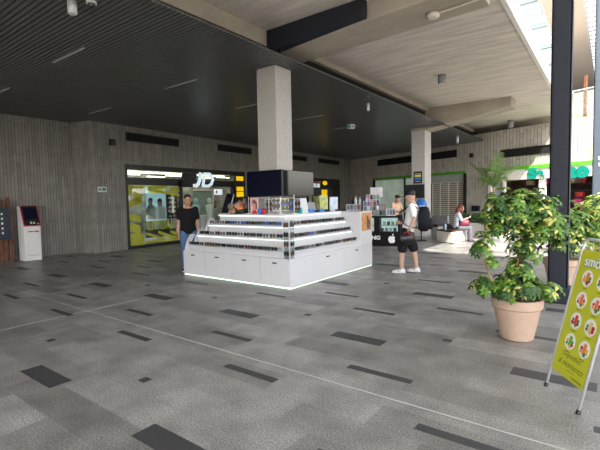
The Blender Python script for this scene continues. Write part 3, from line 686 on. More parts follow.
stack = thing('case_rack', 'low dark rack holding soft eyewear pouches on the kiosk counter', 'rack', (-6.22, 6.26, CZ))
b = MB(); b.box((-.27, .14, 0), (.27, .16, .36)); b.box((-.27, .0, 0), (.27, .16, .008)); b.build('rack_panel', BLACKM, stack)
for i, (x, y, z, c) in enumerate(pos):
    b = MB(); b.ell((0, 0, .055), (.085, .05, .055), 10, 7); b.tube([(-.07, 0, .1), (0, 0, .125), (.07, 0, .1)], .008, 5)
    o = b.build('eyewear_pouch', soft[c], None, True); o.location = (x, y, CZ+z); o.rotation_euler = (0, rr.uniform(-.5, .5), rr.uniform(-.6, .6))
    tag(o, '%s soft eyewear pouch, %s in the heap on the kiosk counter' % (sn[c], ['lying low at left', 'second from left', 'behind at left', 'propped high at left', 'near the middle', 'high in the middle', 'low at front', 'upright at right', 'topmost at right', 'lowest at right', 'small at right', 'front left', 'topmost at back'][i]), 'pouch', 'soft eyewear pouches on the kiosk')
def spinner(x, y, label, h, w, n, cols=1, rz=0, dark=0):
    t = thing('spinner_rack', label, 'rack', (x, y, CZ), rz)
    b = MB(); b.lathe([(.09, 0), (.09, .012), (.02, .018)]); b.build('base', PALEGREY, t, True); b = MB(); b.tube([(0, 0, .01), (0, 0, h+.04)], .009, 8); b.ell((0, 0, h+.05), (.016, .016, .02), 8, 6); b.build('pole', CHROME, t)
    b = MB(); b.box((-w/2, .008, .06), (w/2, .016, h)); b.build('panel', glass('acrylic', (.86, .9, .92), .2) if not dark else BLACKM, t)
    for i in range(n):
        for j in range(cols):
            cx = (j-(cols-1)/2)*.17; M = Matrix.Translation((cx, -.006, .07+(h-.1)*i/n)) @ Matrix.Diagonal((1, .1, 1.15, 1))
            o = bpy.data.objects.new('rack_sunglasses', GM[(i*2+j*3+int(x*10)) % 6][0]); COL.objects.link(o); o.parent = t; o.matrix_local = M
    return t
spinner(-5.93, 6.2, 'small dark spinner rack of sunglasses left of the pink poster', .31, .18, 4, 1, 0, 1)
spinner(-5.26, 6.06, 'round white spinner rack of pink and black sunglasses under the dark screen', .30, .24, 5, 1, .1)
spinner(-5.0, 6.09, 'tall white spinner rack of sunglasses at the near counter corner', .30, .32, 5, 2, .55)
spinner(-4.93, 6.42, 'white spinner rack of sunglasses under the glossy screen', .30, .32, 5, 2, 1.3)
t = thing('counter_poster', 'pink poster of a woman in sunglasses standing on the kiosk counter', 'poster', (-5.68, 6.09, CZ))
b = MB(); b.box((-.11, 0, 0), (.11, .012, .42)); t.scale = (.95, 1, .79); b.build('backing', mat('poster_blush', (.70, .48, .45), .5, var=.1), t)
b = MB(); b.prism([(-.01+.055*math.cos(a), -.004, .27+.085*math.sin(a)) for a in [2*PI*i/16 for i in range(16)]], (0, .004, 0)); b.prism([(-.03, -.004, .1), (.05, -.004, .1), (.03, -.004, .22), (-.03, -.004, .22)], (0, .004, 0)); b.build('portrait_face', mat('portrait_skin', (.72, .30, .26), .5), t)
b = MB(); b.prism([(.02, -.008, .36), (.08, -.008, .30), (.085, -.008, .12), (.05, -.008, .14), (.045, -.008, .30), (-.05, -.008, .34), (-.02, -.008, .37)], (0, .004, 0)); b.box((-.06, -.009, .275), (.04, -.005, .305)); b.build('portrait_hair', mat('portrait_dark', (.12, .03, .03), .5), t)
b = MB(); b.prism([(-.08, -.004, 0.01), (.09, -.004, 0.01), (.05, -.004, .1), (-.03, -.004, .1)], (0, .004, 0)); b.build('portrait_dress', RED, t)
t = thing('counter_mirror', 'square grey counter mirror behind the blue and red cases', 'mirror', (-5.46, 6.10, CZ)); t.scale = (1, 1, .8)
b = MB(); b.box((-.13, 0, .0), (.12, .012, .40)); b.build('mirror_plate', mat('mirror', (.45, .48, .46), .12, .7), t); b = MB(); b.box((-.14, -.003, .395), (.13, .015, .41)); b.build('mirror_frame', PALEGREY, t)
for x, y, m, lb in ((-5.50, 6.055, BLUE, 'blue round eyewear case in front of the counter mirror'), (-5.40, 6.06, RED, 'red round eyewear case in front of the counter mirror'), (-4.93, 6.62, mat('teal_case', (.0, .35, .36), .4), 'teal upright eyewear case beside the white folded card')):
    b = MB(); b.ell((0, 0, .06), (.055, .035, .06), 12, 8); b.box((-.03, -.02, 0), (.03, .02, .01)); o = b.build('eyewear_case', m, None, True); o.location = (x, y, CZ); tag(o, lb, 'case')
t = thing('display_card', 'white folded card standing on the right side of the kiosk counter', 'card', (-4.98, 6.82, CZ), 1.2)
b = MB(); b.prism([(-.12, 0, 0), (.12, 0, 0), (.09, .06, .3), (-.09, .06, .3)], (0, .006, 0)); b.build('card_front', WHITE, t); b = MB(); b.prism([(-.12, .13, 0), (.12, .13, 0), (.09, .067, .3), (-.09, .067, .3)], (0, .006, 0)); b.build('card_back', WHITE, t)
t = thing('cash_terminal', 'dark cash terminal with grey screen on the right counter', 'terminal', (-5.0, 7.16, CZ), 1.3)
b = MB(); b.box((-.12, -.06, 0), (.12, .1, .04)); b.build('keypad', BLACKM, t, bevel=.006); b = MB(); b.box((-.1, 0, .04), (.1, .02, .22), M=Matrix.Rotation(-.3, 4, 'X')); b.build('screen', GREY, t)
for i, (y, w, h, m, lb) in enumerate(((7.0, .16, .08, BLUE, 'blue folded cloth on the right counter beside the cash terminal'), (7.38, .2, .06, BLUE, 'flat blue box beyond the cash terminal on the right counter'), (7.62, .14, .05, BLACKM, 'flat black box on the right counter before the white card stand'), (8.2, .3, .035, BLACKM, 'low black tray at the far end of the right counter'))):
    b = MB(); b.box((-.06, -w/2, 0), (.06, w/2, h)); b.box((-.062, -w/2-.002, h*.6), (.062, w/2+.002, h*.66)); o = b.build('accessory_box', m, None, bevel=.006); o.location = (-4.97, y, CZ); tag(o, lb, 'box')
t = thing('card_stand', 'upright pale blue poster card at the far right of the kiosk counter', 'card', (-5.02, 8.05, CZ), 1.45)
b = MB(); b.box((-.17, 0, .02), (.12, .01, .32)); b.build('card_front', mat('card_blue', (.50, .58, .68), .5, var=.25, scale=8), t); b = MB(); b.box((-.1, -.02, 0), (.06, .05, .02)); b.build('base', PALEGREY, t)
t = thing('card_stand', 'lime and grey poster card on the right counter before the pale blue card', 'card', (-5.05, 7.7, CZ), 1.45)
b = MB(); b.box((-.17, 0, .02), (.1, .01, .36)); b.build('card_front', mat('card_lime', (.40, .44, .16), .5, var=.5, scale=10), t); b = MB(); b.box((-.1, -.02, 0), (.06, .05, .02)); b.build('base', PALEGREY, t)

# ------------------------------------------------------------------ phone accessory counter
AM = frame((-6.22, 12.25, 0), (.95, .31, 0), (-.31, .95, 0), (0, 0, 1))
at = thing('phone_counter', 'black phone accessory counter with lit glass case and white apple mark', 'counter', M=AM)
b = MB(); b.box((-1.0, 0, 0), (.90, .9, .42)); b.box((-1.0, .04, .42), (.90, .9, .46)); b.box((-1.0, 0, .92), (.90, .9, .98)); b.box((.07, 0, .42), (.25, .3, .92)); b.box((.83, 0, .42), (.90, .9, .92)); b.box((-1.0, 0, .42), (-.93, .9, .92)); b.box((-1, .45, .42), (.9, .9, .92)); b.build('cabinet', mat('counter_black', (.008, .008, .009), .6, spec=.15), at)
b = MB(); b.box((.25, .43, .46), (.83, .45, .92)); b.box((-.93, .43, .46), (.07, .45, .92)); b.build('case_back', mat('case_lit', (.70, .82, .80), .5, emit=.55, var=.12, scale=6), at)
b = MB(); b.box((.25, .05, .66), (.83, .42, .672)); b.box((-.93, .05, .66), (.07, .42, .672)); b.build('case_shelf', PALEGREY, at)
b = MB(); b.box((.25, .01, .46), (.83, .018, .92)); b.box((-.93, .01, .46), (.07, .018, .92)); b.build('case_pane', GLASS, at)
text('SAMSUNG', .17, LETW, at, FM(-.60, -.006, .22), 'lettering', ext=.004, bold=.006, sx=1.12)
pts = []
for i in range(40):   # apple outline with a bite out of its right side
    a = 2*PI*i/40; r = .125*(1-.10*math.cos(2*a+PI)*0) ; x = .118*math.cos(a); z = .13*math.sin(a)
    if math.sin(a) > 0: z -= .035*math.exp(-(x/.035)**2)
    else: z += .022*math.exp(-(x/.03)**2)
    x *= 1-.14*max(0, -math.sin(a))
    dx, dz = x-.135, z-.015
    if math.hypot(dx, dz) < .055: s = .055/max(math.hypot(dx, dz), 1e-4); x = .135+dx*s; z = .015+dz*s
    pts.append((x, 0, z))
b = MB(); b.prism(pts, (0, .006, 0))
b.prism([(.0, 0, .12), (.012, 0, .17), (.06, 0, .20), (.055, 0, .155), (.03, 0, .128)], (0, .006, 0)); b.build('fruit_mark', LETW, at, M=Matrix.Translation((.64, -.007, .22)))
rr = random.Random(5)
for i in range(8):
    b = MB(); b.box((0, .15, 0), (.09, .18, .12)); b.build('case_phone', [BLACKM, WHITE, GREY][i % 3], at, M=Matrix.Translation((.27+.068*i, 0, .675 if i % 2 else .465)))
pc = [mat('pcase_pink', (.45, .24, .27), .4), mat('pcase_blue', (.12, .15, .26), .4), mat('pcase_white', (.75, .75, .78), .4), mat('pcase_green', (.22, .42, .34), .4), mat('pcase_purple', (.28, .12, .32), .4), mat('pcase_black', (.02, .02, .02), .4), mat('pcase_red', (.36, .08, .09), .4), mat('pcase_grey', (.3, .3, .32), .4)]
def case_rack(x, y, z, w, h, nx, nz, label, seed, m=WHITE):
    t = thing('case_display', label, 'display rack', M=AM @ Matrix.Translation((x, y, z))); r2 = random.Random(seed)
    b = MB(); b.box((-w/2, .05, 0), (w/2, .07, h)); b.box((-w/2-.015, -.01, 0), (-w/2, .07, h)); b.box((w/2, -.01, 0), (w/2+.015, .07, h)); b.box((-w/2-.015, -.01, h), (w/2+.015, .07, h+.015)); b.box((-w/2, -.03, 0), (w/2, .07, .012)); b.build('rack_frame', m, t)
    for i in range(nx):
        for j in range(nz):
            cw = w/nx; ch = (h-.02)/nz; b = MB(); b.box((-w/2+cw*(i+.12), .03, .02+ch*(j+.08)), (-w/2+cw*(i+.88), .05, .02+ch*(j+.9))); b.build('phone_case', r2.choice(pc), t, bevel=.006)
    return t
case_rack(-.68, .35, .98, .46, .38, 4, 2, 'low white rack of pink phone cases at the left end of the phone counter', 1)
case_rack(-.10, .25, .98, .42, .48, 4, 3, 'tall white rack of phone cases in the middle of the phone counter', 2)
case_rack(-.05, .6, .98, .42, .70, 4, 4, 'tallest rack of phone cases with white header at the back of the counter', 6)
case_rack(.27, .12, .98, .30, .36, 3, 2, 'grey rack of dark phone cases right of the tall white rack', 3, GREY)
case_rack(.60, .12, .98, .26, .22, 3, 1, 'low clear rack of phone cases in front of the saleswoman', 4, PALEGREY)
t = thing('header_board', 'white header board standing above the phone case racks', 'board', M=AM @ Matrix.Translation((-.02, .75, .98)))
b = MB(); b.box((-.14, 0, .62), (.28, .02, .95)); b.build('board', mat('board_pale', (.68, .66, .70), .5, var=.15, scale=6), t); b = MB(); b.tube([(0, .01, 0), (0, .01, .62)], .012); b.build('post', GREY, t)
for i, (x, h, m, c) in enumerate(((-.74, .62, BLACKM, 'black'), (-.64, .66, mat('bottle_mint', (.62, .74, .70), .4), 'pale mint'), (-.5, .64, WHITE, 'white'), (-.38, .6, NAVY, 'navy'), (-.27, .7, mat('bottle_lilac', (.45, .45, .66), .4), 'lilac'))):
    b = MB(); b.lathe([(.04, 0), (.045, .02), (.045, h-.12), (.018, h-.07), (.018, h-.02), (.022, h-.018), (.022, h)], n=12)
    o = b.build('bottle', m, None, True); o.matrix_world = AM @ Matrix.Translation((x, .62, .98)); tag(o, c+' tall bottle behind the low rack on the phone counter', 'bottle', 'bottles on the phone counter')
# poster, screen and blue ball on the far column
t = thing('column_poster', 'black framed poster with yellow and blue bands on the far column', 'poster', M=frame((-5.71, 15.0, 2.3), (1, 0, 0), (0, 1, 0), (0, 0, 1)))
b = MB(); b.box((-.16, -.02, -.22), (.16, 0, .22)); b.build('frame', BLACKM, t); b = MB(); b.box((-.12, -.026, .02), (.12, -.02, .1)); b.build('yellow_band', mat('band_yellow', (.72, .62, .12), .5), t)
b = MB(); b.box((-.12, -.026, -.1), (.12, -.02, 0)); b.build('blue_band', BLUE, t); b = MB(); b.box((-.12, -.026, .13), (.12, -.02, .15)); b.build('caption_line', WHITE, t); b = MB(); b.box((-.1, -.026, -.16), (.1, -.02, -.145)); b.build('caption_line', WHITE, t)
t = thing('television', 'black screen hung low on the far column behind the capped man', 'television', M=frame((-5.8, 14.93, 1.79), (1, 0, 0), (0, 1, 0), (0, 0, 1)))
b = MB(); b.box((-.40, -.02, -.25), (.36, .03, .25)); b.build('bezel', BLACK, t, bevel=.006); b = MB(); b.box((-.385, -.024, -.235), (.345, -.02, .235)); b.build('screen', BLACKM, t); b = MB(); b.box((-.05, .03, -.1), (.15, .07, .1)); b.build('mount', GREY, t)
t = thing('blue_sign', 'round blue glossy sign beside the backpack, in front of the column', 'sign', M=frame((-5.40, 14.5, 0), (1, 0, 0), (0, 1, 0), (0, 0, 1)))
b = MB(); b.ell((0, 0, 1.31), (.20, .09, .20), 20, 12); b.build('disc', BLUE, t, True); b = MB(); b.ell((.02, -.03, 1.25), (.15, .075, .045), 14, 7); b.build('wave_mark', mat('wave_pale', (.40, .62, .80), .4), t, True); b = MB(); b.tube([(0, 0, 0), (0, 0, 1.13)], .02); b.lathe([(.18, 0), (.18, .02), (.03, .03)]); b.build('stand', BLACKM, t)

# ------------------------------------------------------------------ self-service terminal and board at the left
t = thing('payment_terminal', 'white self-service terminal with tilted black red-rimmed screen by the wall', 'terminal', (-13.15, 4.80, 0), 0)
# local: faces +x (into the hall); y width
b = MB(); b.prism([(-.2, -.21, 0), (.22, -.21, 0), (.24, -.21, .96), (.0, -.21, 1.52), (-.2, -.21, 1.52)], (0, .42, 0)); b.build('cabinet', mat('terminal_white', (.70, .69, .69), .45, var=.02), t, bevel=.01)
ax = (V((.0, 0, 1.53))-V((.245, 0, .955))).normalized(); MF = frame((.25, 0, .965), (0, 1, 0), ax, V((0, 1, 0)).cross(ax))
b = MB(); b.prism([(-.225, -.01, 0), (.225, -.01, 0), (.225, .62, 0), (-.225, .62, 0)], (0, 0, .02)); b.build('screen_rim', mat('rim_red', (.62, .05, .12), .4), t, M=MF, bevel=.01)
b = MB(); b.prism([(-.2, .015, .02), (.2, .015, .02), (.2, .6, .02), (-.2, .6, .02)], (0, 0, .006)); b.build('screen_fascia', BLACK, t, M=MF)
b = MB(); b.box((-.15, .2, .026), (.15, .54, .029)); b.build('screen', SCREEN, t, M=MF)
b = MB(); b.box((-.05, .06, .026), (.0, .12, .03)); b.box((.03, .06, .026), (.07, .11, .03)); b.build('card_reader', PALEGREY, t, M=MF); b = MB(); b.box((.12, .04, .026), (.17, .07, .03)); b.build('slot_light', mat('slot_gold', (.7, .5, .2), .4), t, M=MF)
b = MB(); b.box((.237, -.12, .80), (.243, .02, .825)); b.build('label', mat('label_black', (.05, .03, .03), .5), t); b = MB(); b.box((.237, .04, .79), (.243, .16, .83)); b.build('label', RED, t); b = MB(); b.box((.226, -.13, .14), (.232, .15, .15)); b.build('vent_line', GREY, t)
t = thing('menu_board', 'navy menu board on rusty timber slats at the left edge', 'board', (-13.2, 3.95, 0), 0)
b = MB()
rr = random.Random(2)
for i in range(9): y = -.55+i*.115; b.box((-.06, y, 0), (-.01, y+.07, 1.62+rr.random()*.25))
b.box((-.1, -.6, .5), (-.06, .52, .6)); b.box((-.1, -.6, 1.3), (-.06, .52, 1.4)); b.build('slat_screen', RUST, t)
b = MB(); b.box((-.01, -.6, .62), (.03, .40, 1.5)); mb_ = b.build('panel', NAVY, t)
for i in range(5):
    b = MB(); b.box((.03, .20, .78+.13*i), (.034, .24, .83+.13*i)); b.box((.03, -.35, .78+.14*i), (.034, .1-.08*(i % 3), .795+.14*i)); b.build('menu_line', LETW, mb_)

# ------------------------------------------------------------------ bench and planters
bt = thing('bench', 'white concrete bench with dark wooden seat under the seated woman', 'bench', (-4.47, 14.85, 0))
P = [(-4.85, 14.5), (-4.13, 13.95), (-4.02, 15.25), (-4.75, 15.8)]
b = MB(); b.prism([(x+4.47, y-14.85, 0.02) for x, y in P], (0, 0, .36)); b.build('base', mat('white_concrete', (.70, .68, .63), .8, var=.05), bt, bevel=.012)
b = MB(); b.prism([((x+4.47)*.97, (y-14.85)*.97, .38) for x, y in P], (0, 0, .05)); b.build('seat_top', WOOD, bt, bevel=.008)
bt = thing('bench', 'grey bench in shade behind the white bench, dark seat with low back', 'bench', (-6.0, 16.75, 0), -.35)
b = MB(); b.box((-.75, -.25, 0), (.75, .35, .40)); b.build('base', mat('grey_concrete', (.33, .34, .34), .85), bt); b = MB(); b.box((-.77, -.28, .40), (.77, .3, .46)); b.build('seat_top', WOOD, bt); b = MB(); b.box((-.77, .3, .40), (.77, .4, .80)); b.build('backrest', GREY, bt)
def leafball(mb, c, r, n, ls, rnd, nm, shell=.55):
    c = V(c)
    for i in range(n):
        d = V((rnd.gauss(0, 1), rnd.gauss(0, 1), rnd.gauss(0, 1))).normalized(); k = shell+(1-shell)*rnd.random()
        p = c+V((d.x*r[0], d.y*r[1], d.z*r[2]))*k
        a = V((rnd.gauss(0, 1), rnd.gauss(0, 1), rnd.gauss(0, .5))).normalized(); q = a.cross(d if abs(a.dot(d)) < .95 else V((0, 0, 1))).normalized()
        s = ls*(.7+.6*rnd.random())
        mb.add([p, p+a*s*.5+q*s*.25, p+a*s, p+a*s*.5-q*s*.25], [(0, 1, 2, 3)], rnd.randrange(nm))
def planter(x, y, rz, label, w, d, h, hedge):
    t = thing('planter_box', label, 'planter', (x, y, 0), rz)
    b = MB(); b.box((-w/2, -d/2, 0), (w/2, d/2, h)); b.box((-w/2+.04, -d/2+.04, h), (w/2-.04, d/2-.04, h+.005), 1); b.build('box', [mat('white_planter', (.72, .70, .66), .7, var=.04), SOIL], t, bevel=.012)
    r2 = random.Random(int(x*100)); b = MB()
    for i in range(6): leafball(b, (-w/2+.1+(w-.2)*i/5, r2.uniform(-.08, .08), h+hedge*.42), (.24, .3, hedge*.6), 170, .09, r2, 2, .3)
    b.build('hedge', HEDGE, t)
    return t
planter(-4.22, 17.35, -.37, 'white planter box with clipped hedge behind the seated woman', 1.2, .6, .52, .42)
planter(-3.3, 16.7, -.37, 'tall white planter box right of the hedge, under the palm', .55, .55, .75, .12)
# palm
t = thing('palm_tree', 'slender palm with drooping fronds against the pale wall', 'palm', (-3.75, 17.9, 0))
b = MB(); b.tube([(0, 0, 0), (.02, 0, .8), (.0, 0, 1.5), (.05, 0, 1.95)], [.06, .05, .045, .035], 8); b.build('trunk', BARK, t, True)
b = MB(); b.lathe([(.22, 0), (.27, .38), (.24, .38)], n=16); b.build('pot', WHITEP, t, True)
r2 = random.Random(8)
for i in range(11):
    a = 2*PI*i/11+r2.uniform(-.2, .2); L = r2.uniform(.8, 1.5); up_ = r2.uniform(1.2, 1.9)
    pts = [V((.03, 0, 1.85))+V((math.cos(a)*L*s*.62, math.sin(a)*L*s*.62, up_*s-1.05*s*s*(1.0 if i % 3 else .35))) for s in [k/12 for k in range(13)]]
    b = MB(); b.tube(pts, [.014-.009*k/12 for k in range(13)], 5)
    for k in range(2, 13):
        p = pts[k]; tg = (pts[k]-pts[k-1]).normalized(); sd = tg.cross(V((0, 0, 1))).normalized(); ln = .42*(1-.55*abs(k-7)/7)
        for sg in (-1, 1):
            for off in (0, .45):
                p0 = p-tg*off*.1; e = p0+(sd*sg*.72+tg*.45)*ln-V((0, 0, .28*ln)); m = (p0+e)/2+V((0, 0, .02))
                w_ = tg*.013; b.add([p0-w_, p0+w_, m+w_*1.3, e, m-w_*1.3], [(0, 1, 2, 3, 4)], 1)
    b.build('frond', PALM, t)

# ------------------------------------------------------------------ potted schefflera
def palmate(mb, c, nrm, size, rnd, mats_w):
    nrm = nrm.normalized(); a = nrm.cross(V((.3, .8, .1))).normalized(); b_ = nrm.cross(a); n = rnd.randint(6, 8); ph = rnd.random()*6
    base = rnd.choices(range(2), mats_w[:2])[0]
    for i in range(n):
        q = ph+2*PI*i/n; d = a*math.cos(q)+b_*math.sin(q); s = size*(.8+.4*rnd.random()); w = s*.21; sd = nrm.cross(d)
        p0 = c+d*s*.08; p1 = c+d*s*.5+nrm*s*.04; p2 = c+d*s-nrm*s*.28
        pa = c+d*s*.34+sd*w-nrm*s*.02; pb = c+d*s*.34-sd*w-nrm*s*.02; pc = c+d*s*.74+sd*w*.85-nrm*s*.12; pd = c+d*s*.74-sd*w*.85-nrm*s*.12
        mi = 2 if rnd.random()*100 < mats_w[2] else base
        mb.add([p0, pa, pc, p2, pd, pb, p1], [(0, 1, 6), (1, 2, 6), (2, 3, 6), (3, 4, 6), (4, 5, 6), (5, 0, 6)], mi)
RRv = V((.80, .60, 0)); DDv = V((-.60, .80, 0))
def plant(label, x, y, blobs, pot, m_leaf, wts, size, stems, seed, potm=TERRA, name='potted_plant'):
    t = thing(name, label, 'potted plant', (x, y, 0)); rnd = random.Random(seed)
    rb, rt, h = pot
    b = MB(); b.lathe([(rb*.9, 0), (rb, .01), (rb+(rt-rb)*.78, h*.76), (rt*.965, h*.77), (rt*1.0, h*.79), (rt*1.02, h), (rt*.93, h), (rt*.90, h*.88)], n=40); b.build('pot', potm, t, True).modifiers.new('e', 'EDGE_SPLIT').split_angle = .6
    b = MB(); b.lathe([(.01, h*.87), (rt*.91, h*.88), (rt*.9, h*.86)], n=30); b.build('soil', SOIL, t)
    for st in stems:
        b = MB(); pts = [V(p) for p in st]; pts = [RRv*p.x+DDv*p.y+V((0, 0, p.z)) for p in pts]; b.tube(pts, [.016-.009*i/(len(pts)-1) for i in range(len(pts))], 7); b.build('stem', BARK, t, True)
    b = MB(); tw = MB()
    for (cx, cy, cz, rx, ry, rz_, n, shell) in blobs:
        for i in range(n):
            d = V((rnd.gauss(0, 1), rnd.gauss(0, 1), rnd.gauss(0, 1))).normalized(); k = (shell+(1-shell)*rnd.random())*rnd.uniform(.85, 1.18)
            lp = V((cx+d.x*rx*k, cy+d.y*ry*k, cz+d.z*rz_*k))*1.0; p = RRv*lp.x+DDv*lp.y+V((0, 0, lp.z)); dw = RRv*d.x+DDv*d.y+V((0, 0, d.z))
            palmate(b, p, dw*.8+V((0, 0, .75))+V((rnd.gauss(0, .25), rnd.gauss(0, .25), 0)), size*(.75+.5*rnd.random()), rnd, wts)
            if i % 3 == 0:
                c0 = RRv*cx+DDv*cy+V((0, 0, cz-rz_*.5)); tw.tube([p, (p*.6+c0*.4)-V((0, 0, .03)), c0], [.0025, .004, .006], 4)
    tw.build('twigs', mat('green_twig', (.13, .16, .05), .7), t)['kind'] = 'stuff'
    o = b.build('foliage', m_leaf, t); return t
plant('large variegated plant in a beige pot in front of the dark steel column', -.79, 4.98,
      [(-.08, 0, 1.40, .30, .30, .26, 190, .3), (.14, 0, 1.44, .27, .3, .25, 150, .3), (-.18, 0, 1.26, .20, .2, .14, 60, .2), (.24, 0, 1.20, .26, .28, .14, 90, .2), (.42, .0, 1.20, .15, .2, .17, 60, .1), (.44, 0, 1.04, .07, .1, .08, 12, .1), (-.40, -.02, 1.03, .12, .12, .17, 26, .1), (-.30, 0, .84, .05, .1, .1, 5, .1), (.05, 0, 1.02, .18, .2, .2, 56, .1), (.02, 0, .80, .15, .2, .14, 34, .1), (-.02, 0, .58, .38, .34, .11, 150, .3), (.33, 0, .52, .17, .2, .09, 30, .1), (-.36, 0, .60, .15, .2, .12, 28, .1), (.0, 0, .70, .2, .2, .10, 26, .1)],
      (.165, .252, .45), LF, (46, 40, 14), .071,
      [[(0, 0, .4), (-.03, 0, .7), (.05, 0, 1.0), (0, 0, 1.4)], [(.05, 0, .4), (.1, 0, .65), (.02, .02, .95), (.1, 0, 1.4)], [(-.06, 0, .4), (.03, .03, .7), (.12, 0, 1.0), (.3, 0, 1.3)], [(-.12, 0, .4), (-.28, 0, .65), (-.36, 0, .85), (-.42, 0, 1.0)]], 21)
plant('green plant in a beige pot standing just behind the dark steel column', -.62, 8.25,
      [(.05, 0, 1.05, .46, .4, .42, 130, .4), (.0, 0, .75, .35, .35, .25, 50, .3)], (.2, .29, .48), LF, (45, 42, 13), .11,
      [[(0, 0, .4), (.02, 0, .8), (0, 0, 1.1)], [(.05, 0, .4), (.1, 0, .7), (.2, 0, 1.1)]], 22)
plant('bright yellow-green plant in a small terracotta pot right of the dark steel column', -.22, 10.75,
      [(.1, 0, 1.15, .5, .4, .48, 190, .4), (-.05, 0, .68, .35, .3, .25, 60, .3)], (.15, .21, .36), LFB, (28, 45, 27), .115,
      [[(0, 0, .3), (.03, 0, .8), (.05, 0, 1.2)], [(.03, 0, .3), (.12, 0, .7), (.2, 0, 1.1)]], 23, TERRAO)
plant('green plant in a wide terracotta pot at the far right behind the poster stand', -.05, 13.6,
      [(.1, 0, 1.0, .5, .4, .4, 90, .4)], (.22, .32, .5), LFB, (45, 40, 15), .12,
      [[(0, 0, .4), (.03, 0, .8), (.05, 0, 1.0)]], 24, TERRAO)

# ------------------------------------------------------------------ poster stand
A0 = V((-.386, 3.822, 0)); SR = V((.237, -.375, 0)).normalized(); SU = V((.285*.848, .285*.530, 1.205)).normalized(); SN = SR.cross(SU)
SM = frame(A0, SR, SU, SN)
st = thing('poster_stand', 'lime green juice poster on a leaning aluminium stand at the right edge', 'poster stand', M=SM)
W = .443; H = 1.235; R = .05
pts = [(0, .012, 0), (0, H-R, 0)]+[(R-R*math.cos(a), H-R+R*math.sin(a), 0) for a in (.4, .8, 1.2, PI/2)]+[(W-R+R*math.sin(a), H-R+R*math.cos(a), 0) for a in (0, .4, .8, 1.2)]+[(W, H-R, 0), (W, .012, 0)]
b = MB(); b.tube(pts, .0105, 10); b.build('front_frame', CHROME, st, True)
for x in (0, W):
    b = MB(); b.tube([(x, .03, 0), (x, .0, 0), (x, -.012, 0)], [.016, .017, .015], 10); b.build('rubber_foot', BLACK, st, True)
back = SM.inverted().to_3x3() @ (V((.848, .53, 0))*.30+V((0, 0, -1.15))); 
for x in (.07, W-.07):
    b = MB(); p0 = V((x, H-.06, -.012)); p1 = p0+(SM.inverted().to_3x3() @ (V((.848, .53, 0))*.20+V((0, 0, -1.14)))); b.tube([p0, p1], .009, 8); b.build('rear_leg', CHROME, st, True)
b = MB(); b.box((.012, .165, -.004), (W-.012, 1.15, .004)); pn = b.build('poster_panel', LIME, st)
b = MB(); b.box((.010, .163, -.006), (W-.010, 1.152, -.0045)); b.build('backing_board', PALEGREY, st)
def disc(mb, cx, cy, r, z, mi=0, n=28, d=.0015): mb.prism([(cx+r*math.cos(2*PI*i/n), cy+r*math.sin(2*PI*i/n), z) for i in range(n)], (0, 0, d), mi)
fruit = [mat('juice_orange', (.85, .25, .03), .5), mat('juice_red', (.75, .05, .03), .5), mat('juice_green', (.12, .42, .05), .5), mat('juice_cream', (.75, .60, .28), .5), mat('juice_coral', (.85, .20, .10), .5)]
berry = [mat('berry_red', (.50, .02, .03), .5), mat('leaf_print', (.06, .25, .04), .5), mat('berry_brown', (.25, .08, .05), .5), mat('citrus_print', (.85, .45, .05), .5)]
juices = [[(0, 0, 2), (0, 0, 3), (4, 0, 1), (1, 2, 0)], [(0, 3, 2), (1, 1, 0), (3, 1, 2), (2, 0, 1)]]
rows = [.938, .766, .602, .435]
order = {0: [0, 4, 1, 2], 1: [0, 4, 3, 0]}
for ci, cx in enumerate((.155, .335)):
    for ri, cy in enumerate(rows):
        b = MB(); disc(b, cx, cy, .064, .004); pd_ = b.build('fruit_disc', LETW, pn)
        fi = order[ci][ri]
        b = MB(); b.prism([(cx-.018, cy-.035, .0058), (cx+.016, cy-.035, .0058), (cx+.024, cy+.042, .0058), (cx-.010, cy+.045, .0058)], (0, 0, .001)); b.build('juice_glass', fruit[fi], pd_)
        r2 = random.Random(ci*7+ri); 
        for q, (dx, dy) in enumerate(((-.034, -.018), (-.030, .006), (.034, -.02), (.012, -.036), (.036, .002))):
            b = MB(); disc(b, cx+dx, cy+dy, .011+.006*r2.random(), .0062+.0002*q, 0, 12, .001); b.build('fruit_print', berry[r2.randrange(4)], pd_)
        b = MB(); b.box((cx-.03, cy-.083, .004), (cx+.03, cy-.077, .0048)); b.build('caption_line', mat('caption_green', (.10, .16, .02), .6), pn)
text('smöoy', .115, LETW, pn, Matrix.Translation((.075, 1.03, .0062)), 'brand_lettering', ext=.001, bold=.0015, sx=.98)
text('smöoy', .115, mat('letter_shadow', (.12, .30, .06), .5), pn, Matrix.Translation((.073, 1.028, .0045)), 'brand_outline', ext=.0005, bold=.006, sx=.98)
INK = mat('script_ink', (.05, .07, .01), .6)
text('Disponibles', .062, INK, pn, Matrix.Translation((.10, .315, .0045)), 'script_lettering', ext=.0005, bold=-.0008, shear=.35, sx=.8)
text('al momento', .074, INK, pn, Matrix.Translation((.07, .245, .0045)), 'script_lettering', ext=.0005, bold=-.0008, shear=.35, sx=.86)
b = MB(); b.box((.2, .222, .004), (.3, .225, .005)); b.box((.26, .195, .004), (.40, .198, .005)); b.box((.28, .187, .004), (.40, .19, .005)); b.build('fine_print', INK, pn)

